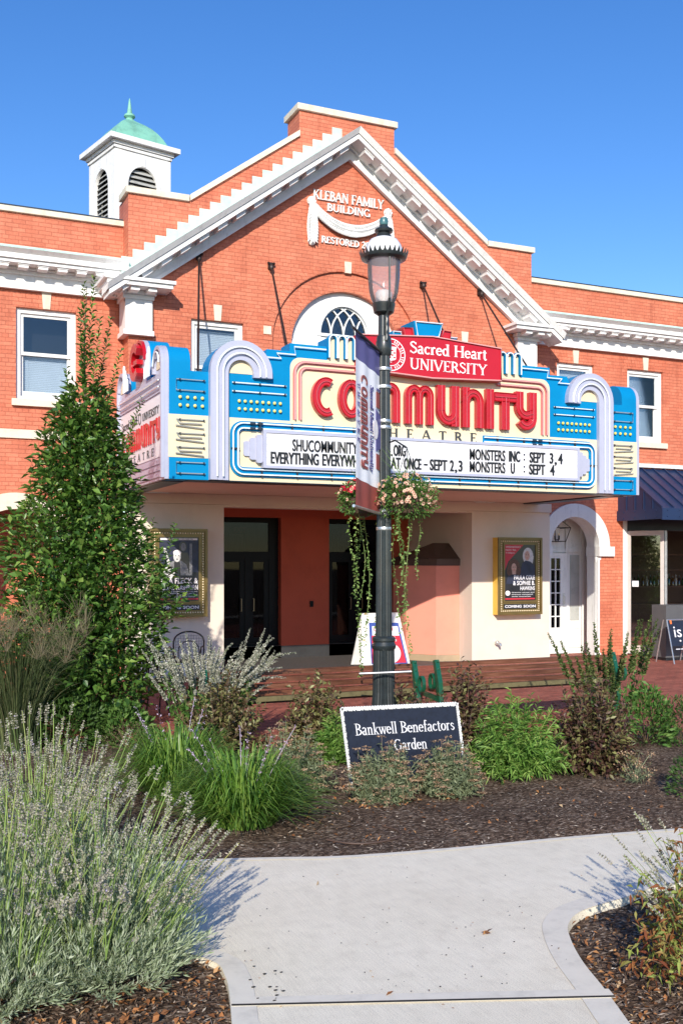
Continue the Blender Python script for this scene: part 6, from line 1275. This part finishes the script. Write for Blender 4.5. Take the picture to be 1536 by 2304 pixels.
def poster_case(x0, x1, z0, z1, side, lab, which):
    y0, y1 = YG - .15, YG + .028
    T = root('poster_case', ((x0 + x1) / 2, YG, z0), lab, 'poster case', 'brass poster cases'); w_, h_ = x1 - x0, z1 - z0
    m = MB(); m.box(x0 + .004, x1 - .004, y0 + .005, y1, z0 + .004, z1 - .004); m.build('case', GOLDSUN if side else GOLD, T)
    m = MB(); ins = .095
    m.rect(x0, x1, z0, z1, y0 - .03, y0 + .004, [rc(x0 + .04, x1 - .04, z0 + .04, z1 - .04)]); px0, px1, pz0, pz1 = x0 + .15, x1 - .15, z0 + .27, z1 - .14
    m.rect(x0 + .04, x1 - .04, z0 + .04, z1 - .04, y0 - .004, y0 + .003, [rc(px0, px1, pz0, pz1)]); m.rect(px0 - .035, px1 + .035, pz0 - .035, pz1 + .035, y0 - .02, y0 - .005, [rc(px0, px1, pz0, pz1)]); m.build('frame', GOLD, T)
    b = MB(); sp_ = .042; n1 = int((w_ - .15) / sp_); n2 = int((h_ - .15) / sp_)
    for k in range(n1 + 1):
        for z in (z0 + .075, z1 - .075): b.ball((x0 + .075 + (w_ - .15) * k / n1, y0 - .012, z), .013, 6)
    for k in range(1, n2):
        for x in (x0 + .075, x1 - .075): b.ball((x, y0 - .012, z0 + .075 + (h_ - .15) * k / n2), .013, 6)
    b.build('light_string', GOLDB, T)
    m = MB(); m.box(px0 - .02, px1 + .02, y0 - .014, y0 - .005, z0 + .115, z0 + .205); pl_ = m.build('plaque', BLK, T)
    m = MB(); m.text('COMING', px0 - .0, px0 + (px1 - px0) * .54, z0 + .135, z0 + .187, y0 - .017, y0 - .0145, .03); m.text('SOON', px0 + (px1 - px0) * .60, px1, z0 + .135, z0 + .187, y0 - .017, y0 - .0145, .03); m.build('plaque_lettering', LBOARD, pl_)
    m = MB(); m.box(px0, px1, y0 - .003, y0 + .002, pz0, pz1); ps = m.build('poster', POSTB, T)
    pw, ph = px1 - px0, pz1 - pz0; U = lambda pts: [(px0 + a * pw, pz0 + b * ph) for a, b in pts]; lay = [0]
    def art(pts, mm, nm='poster_figure'): lay[0] += 1; m = MB(); m.plate(U(pts), y0 - .0035 - lay[0] * .0004, y0 - .003); m.build(nm, mm, ps)
    def words(lst, mm, nm='poster_lettering'):
        m = MB()
        for s_, a0, a1, b0, b1, bo in lst: m.text(s_, px0 + a0 * pw, px0 + a1 * pw, pz0 + b0 * ph, pz0 + b1 * ph, y0 - .011, y0 - .0095, bo)
        m.build(nm, mm, ps)
    if which == 'right':
        art([(0, 1), (0, .52), (.12, .70), (.62, 1)], CRIM, 'poster_panel')
        art(ell(.76, .80, .17, .15), POSTL); art([(.60, .82), (.66, .64), (.90, .62), (.95, .80)], POSTL); art(ell(.735, .805, .085, .085), SKINP); art([(.50, .40), (.56, .66), (.68, .72), (.84, .70), (.99, .62), (.99, .38)], POSTN)
        art(ell(.30, .60, .20, .15), HAIRB); art(ell(.17, .53, .10, .09), HAIRB); art(ell(.45, .53, .08, .08), HAIRB); art(ell(.30, .585, .082, .085), SKINP); art([(.24, .53), (.37, .53), (.36, .45), (.25, .45)], SKINP); art([(.05, .30), (.10, .43), (.26, .47), (.38, .47), (.58, .42), (.66, .30)], POSTN)
        for ex in (.705, .765): art(ell(ex, .82, .012, .008, 8), POSTB)
        for ex in (.27, .33): art(ell(ex, .60, .012, .008, 8), POSTB)
        art(ell(.735, .765, .02, .006, 8), CRIM); art(ell(.30, .548, .022, .007, 8), CRIM)
        art(ell(.10, .135, .075, .045), PALEI, 'poster_seal'); art([(.02, .02), (.98, .02), (.98, .045), (.02, .045)], CRIM, 'poster_panel')
        words([('WEDNESDAY', .03, .52, .945, .975, .0), ('NOV 9th', .03, .36, .89, .922, .0), ('7:30pm', .03, .32, .835, .868, .0)], PALEI)
        words([('PAULA COLE', .30, .98, .375, .455, .02), ('& SOPHIE B.', .27, .98, .275, .355, .02), ('HAWKINS', .50, .98, .185, .255, .02)], LBOARD)
        m = MB()
        for k in range(3): m.text(['Grammy winner and', 'Grammy nominated', 'singer songwriter'][k], px0 + .22 * pw, px0 + (.96 - .05 * k) * pw, pz0 + (.135 - .036 * k) * ph, pz0 + (.155 - .036 * k) * ph, y0 - .011, y0 - .0095, .02)
        m.build('poster_lettering', LBOARD, ps)
    else:
        art([(0, 0.45), (1, .45), (1, .97), (0, .97)], POSTN, 'poster_panel'); art([(.03, .955), (.97, .955), (.97, .985), (.03, .985)], PALEI, 'poster_panel')
        art([(.5, .42), (.48, .66), (.55, .76), (.72, .76), (.80, .60), (.82, .42)], POSTB); art(ell(.60, .85, .10, .08), POSTB); art(ell(.61, .845, .065, .065), POSTG); art([(.76, .40), (.84, .40), (.83, .90), (.77, .90)], POSTG)
        art([(.10, .83), (.16, .83), (.30, .55), (.24, .52)], POSTL); art([(.18, .40), (.22, .58), (.36, .63), (.56, .63), (.70, .56), (.76, .40)], POSTG); art([(.36, .40), (.38, .62), (.52, .62), (.54, .40)], POSTB); art(ell(.45, .70, .095, .09), POSTL); art(ell(.45, .755, .10, .045), PALEI)
        for ex in (.415, .485): art(ell(ex, .71, .013, .008, 8), POSTB)
        art(ell(.45, .655, .028, .008, 8), POSTB); art(ell(.24, .44, .15, .10), POSTL)
        words([('BELA FLECK &', .0, .98, .27, .36, .02), ('ABIGAIL WASHBURN', .0, .98, .17, .25, .02)], PALEI); art([(.02, .015), (.98, .015), (.98, .04), (.02, .04)], CRIM, 'poster_panel')
        m = MB()
        for k in range(4): m.text(['multiple Grammy awards winning', 'honest and heartfelt music', 'daring, definite bluegrass', 'double trouble in the band'][k], px0 + .03 * pw, px0 + (.97 - .08 * (k % 2)) * pw, pz0 + (.135 - .026 * k) * ph, pz0 + (.152 - .026 * k) * ph, y0 - .011, y0 - .0095, .02)
        m.build('poster_lettering', LBOARD, ps)
        words([('OCTOBER 14th, 8:00 PM', .25, .85, .962, .978, .02)], BLK)
poster_case(4.03, 4.995, 1.015, 2.475, False, 'brass framed poster case with a black and white concert poster behind the tree', 'left')
poster_case(10.70, 11.70, .92, 2.40, True, 'brass framed poster case with two women on a red and navy poster, right wall', 'right')
m = MB(); x, z = P(1116, 1446, YG); m.tube([(x, YG + .03, z), (x, YG - .05, z), (x + .02, YG - .1, z - .02), (x + .03, YG - .12, z - .06)], [.03, .028, .026, .02], 10); m.ball((x, YG - .03, z), .045, 10); props(m.build('wall_spigot', ALU, None, smooth=True), 'small grey metal outlet low on the cream wall below the poster of two women', 'spigot')
# lantern in the niche
x, z = P(1252, 1190, YW + .55); y = YW + .55; LN_ = root('hanging_lantern', (x, y, z - .25), 'black cage lantern with candle bulbs hanging in the white arched niche', 'lantern')
m = MB(); s1, s2 = .20, .13; zt, zb = z + .02, z - .26
tp_ = [(x - s1, y - s1, zt), (x + s1, y - s1, zt), (x + s1, y + s1, zt), (x - s1, y + s1, zt)]; bt = [(x - s2, y - s2, zb), (x + s2, y - s2, zb), (x + s2, y + s2, zb), (x - s2, y + s2, zb)]
for i in range(4): m.tube([tp_[i], tp_[(i + 1) % 4]], .009, 5); m.tube([bt[i], bt[(i + 1) % 4]], .009, 5); m.tube([tp_[i], bt[i]], .009, 5); m.tube([tp_[i], (x, y, zt + .22)], .008, 5)
m.tube([(x, y, zt + .2), (x, y, 2.98)], .008, 5); m.build('cage', BLK, LN_)
m = MB()
for k in range(4): a = k * 1.57; m.tube([(x, y, zb + .03), (x + .06 * math.cos(a), y + .06 * math.sin(a), zb + .04), (x + .06 * math.cos(a), y + .06 * math.sin(a), zb + .12)], .01, 6)
m.build('candelabra', BLK, LN_)
m = MB()
for k in range(4): a = k * 1.57; m.ball((x + .06 * math.cos(a), y + .06 * math.sin(a), zb + .15), .014, 6, (1, 1, 2))
build_islands(m, 'bulb', GOLDB, LN_)
# bistro chairs
def chair(u, d, rz, lab):
    x, y = D(u, d); T = root('bistro_chair', (x, y, 0), lab, 'chair', 'black metal bistro chairs'); Mx = Matrix.Translation((x, y, 0)) @ Matrix.Rotation(rz, 4, 'Z')
    m = MB(Mx); fr = lambda w_, z0, z1, yy: [(-w_, yy, z0), (-w_ * 1.02, yy + .02, z1 - .14)] + [(-w_ * math.cos(R(a)), yy + .03, z1 - .14 + .14 * math.sin(R(a))) for a in range(0, 181, 20)] + [(w_ * 1.02, yy + .02, z1 - .14), (w_, yy, z0)]
    m.tube(fr(.22, .45, .90, .22), .012, 6); m.tube(fr(.15, .45, .76, .215), .008, 5); m.build('back_frame', BLK, T, smooth=True)
    m = MB(Mx)
    for k in range(11): xx = -.19 + k * .038; m.box(xx - .0015, xx + .0015, .222, .225, .48, .86 - .9 * abs(xx) ** 1.6)
    for k in range(9): z = .50 + k * .042; m.box(-.2, .2, .222, .225, z - .0015, z + .0015)
    m.build('mesh_back', BLK, T)
    m = MB(Mx); m.box(-.22, .22, -.22, .22, .435, .45); m.build('seat', BLK, T)
    for sx_ in (-1, 1):
        m = MB(Mx); m.tube([(sx_ * .23, .22, .62), (sx_ * .25, .0, .66), (sx_ * .25, -.2, .63), (sx_ * .23, -.24, .45)], .011, 6); m.build('armrest', BLK, T, smooth=True)
        for sy_ in (-1, 1): m = MB(Mx); m.tube([(sx_ * .2, sy_ * .2, .44), (sx_ * .23, sy_ * .24, 0)], .011, 6); m.build('leg', BLK, T)
    return T
chair(420, 15.3, R(180 - 8), 'black metal bistro chair with rounded mesh back against the cream wall')
chair(385, 12.7, R(55), 'black metal bistro chair turned sideways, nearer the tree')
x, y = D(330, 12.9); TB = root('bistro_table', (x, y, 0), 'round black bistro table half hidden behind the tree', 'table'); m = MB(); m.lathe([(.36, .70), (.37, .715), (.36, .73)], (x, y, 0), 28); m.build('tabletop', BLK, TB)
for k in range(3): a = k * 2.09; m = MB(); m.tube([(x + .1 * math.cos(a), y + .1 * math.sin(a), .7), (x + .3 * math.cos(a), y + .3 * math.sin(a), 0)], .014, 6); m.build('leg', BLK, TB)
# awning
ay0, ay1 = YW - .004, 15.68; axl = 13.99; axr = 27.; zt, zf1, zf0 = 3.9, 2.99, 2.78
AW = root('metal_awning', (axl, YW, zf0), 'navy standing seam metal awning over the shop front at the right edge', 'awning')
m = MB(); m.add([(axl, ay1, zf1), (axr, ay1, zf1), (axr, ay0, zt), (axl, ay0, zt), (axl, ay1, zf1 - .03), (axr, ay1, zf1 - .03), (axr, ay0, zt - .03), (axl, ay0, zt - .03)], [(0, 1, 2, 3), (7, 6, 5, 4), (0, 4, 5, 1), (3, 2, 6, 7)]); m.add([(axl, ay1, zf1 - .03), (axl, ay0, zf1 - .03), (axl, ay0, zt), (axl, ay1, zf1)], [(0, 1, 2, 3)])
x = axl + .0
while x < axr: m.add([(x - .012, ay1, zf1), (x + .012, ay1, zf1), (x + .012, ay0, zt), (x - .012, ay0, zt), (x - .012, ay1, zf1 + .04), (x + .012, ay1, zf1 + .04), (x + .012, ay0, zt + .04), (x - .012, ay0, zt + .04)], [(0, 1, 5, 4), (0, 4, 7, 3), (1, 2, 6, 5), (4, 5, 6, 7)]); x += .30
for k in range(1, 5): yy = ay1 + (ay0 - ay1) * k / 5; zz = zf1 + (zt - zf1) * k / 5; m.box(axl - .02, axl, yy - .01, yy + .01, zf1, zz)
m.build('roof', NAVY, AW)
m = MB(); m.box(axl - .03, axr, ay1 - .04, ay1 - .002, zf0, zf1); m.box(axl - .03, axl - .004, ay1, ay0, zf0, zf1); m.box(axl - .05, axr, ay1 - .06, ay1 - .041, zf0 - .02, zf0 + .012)
for zz in (zf0 + .05, zf1 - .04):
    for k in range(40): m.ball((axl + .1 + k * .3, ay1 - .042, zz), .014, 6)
    for k in range(4): m.ball((axl - .032, ay1 + .12 + k * .33, zz), .014, 6)
m.build('fascia', NAVY, AW); m = MB(); m.box(axl, axr, ay1, ay0 - .0, 2.86, 2.9); m.build('underside', STEEL, AW)
m = MB(); m.box(axl - .1, axr, YW - .07, YW - .005, zt + .02, zt + .1); m.build('head_flashing', WHITE2, AW)
# host stand, planter and chalk board by the shop door
x, y = G(1497, 1487); T = root('host_stand', (x, y, 0), 'grey boxy host stand beside the open shop door', 'stand'); hgt = ZD(1362, math.hypot(x * SA + y * CA, 0)); m = MB(); m.box(x, x + .8, y, y + .4, .06, hgt); m.build('cabinet', GREYP, T); m = MB(); m.box(x + .03, x + .78, y + .03, y + .37, 0, .058); m.build('plinth', BLK, T)
x, y = G(1516, 1494); d_ = x * SA + y * CA; hgt = ZD(1396, d_); T = root('chalkboard_sign', (x, y, 0), 'navy chalkboard A-frame with white script leaning before the grey stand, cut by right edge', 'sign')
shb = Matrix(((1, 0, 0, x), (0, 1, .25, y), (0, 0, 1, 0), (0, 0, 0, 1))); m = MB(shb); m.rect(.02, .58, .33, hgt - .02, 0, .015); bb = m.build('board', BOARDB, T)
m = MB(shb); m.tube([(0, 0, 0), (0, 0, hgt)], .012, 6); m.tube([(.6, 0, 0), (.6, 0, hgt)], .012, 6); m.tube([(0, 0, hgt), (.6, 0, hgt)], .012, 6); m.build('frame', ALU, T)
m = MB(Matrix(((1, 0, 0, x), (0, 1, -.25, y + .5), (0, 0, 1, 0), (0, 0, 0, 1)))); m.tube([(0, 0, 0), (0, 0, hgt)], .012, 6); m.tube([(.6, 0, 0), (.6, 0, hgt)], .012, 6); m.build('frame', ALU, T)
m = MB(shb); m.text('is', .12, .30, hgt - .33, hgt - .13, -.006, -.001, .0); m.ball((.24, -.003, hgt - .40), .02, 8); m.box(.1, .2, -.006, -.001, hgt - .56, hgt - .545); m.box(.22, .32, -.006, -.001, hgt - .56, hgt - .545); m.build('chalk_lettering', LBOARD, bb)
m = MB(shb); m.box(.06, .10, -.01, -.001, hgt - .08, hgt - .01); m.build('tape', TAPE, bb)
x, y = 15.9, YW + 2.5; T = root('potted_plant', (x, y, 2.14), 'small dark potted plant on the top shelf inside the shop', 'plant'); m = MB(); m.lathe([(.06, 0), (.09, .14), (.085, .15)], (x, y, 2.141), 12); m.build('pot', POSTL, T); lf = LF(); lf.leaves(np.repeat([[x, y, 2.28]], 26, 0), rdir(26) + [0, 0, .6], .2, .05); lf.build('foliage', L_DGR, T)
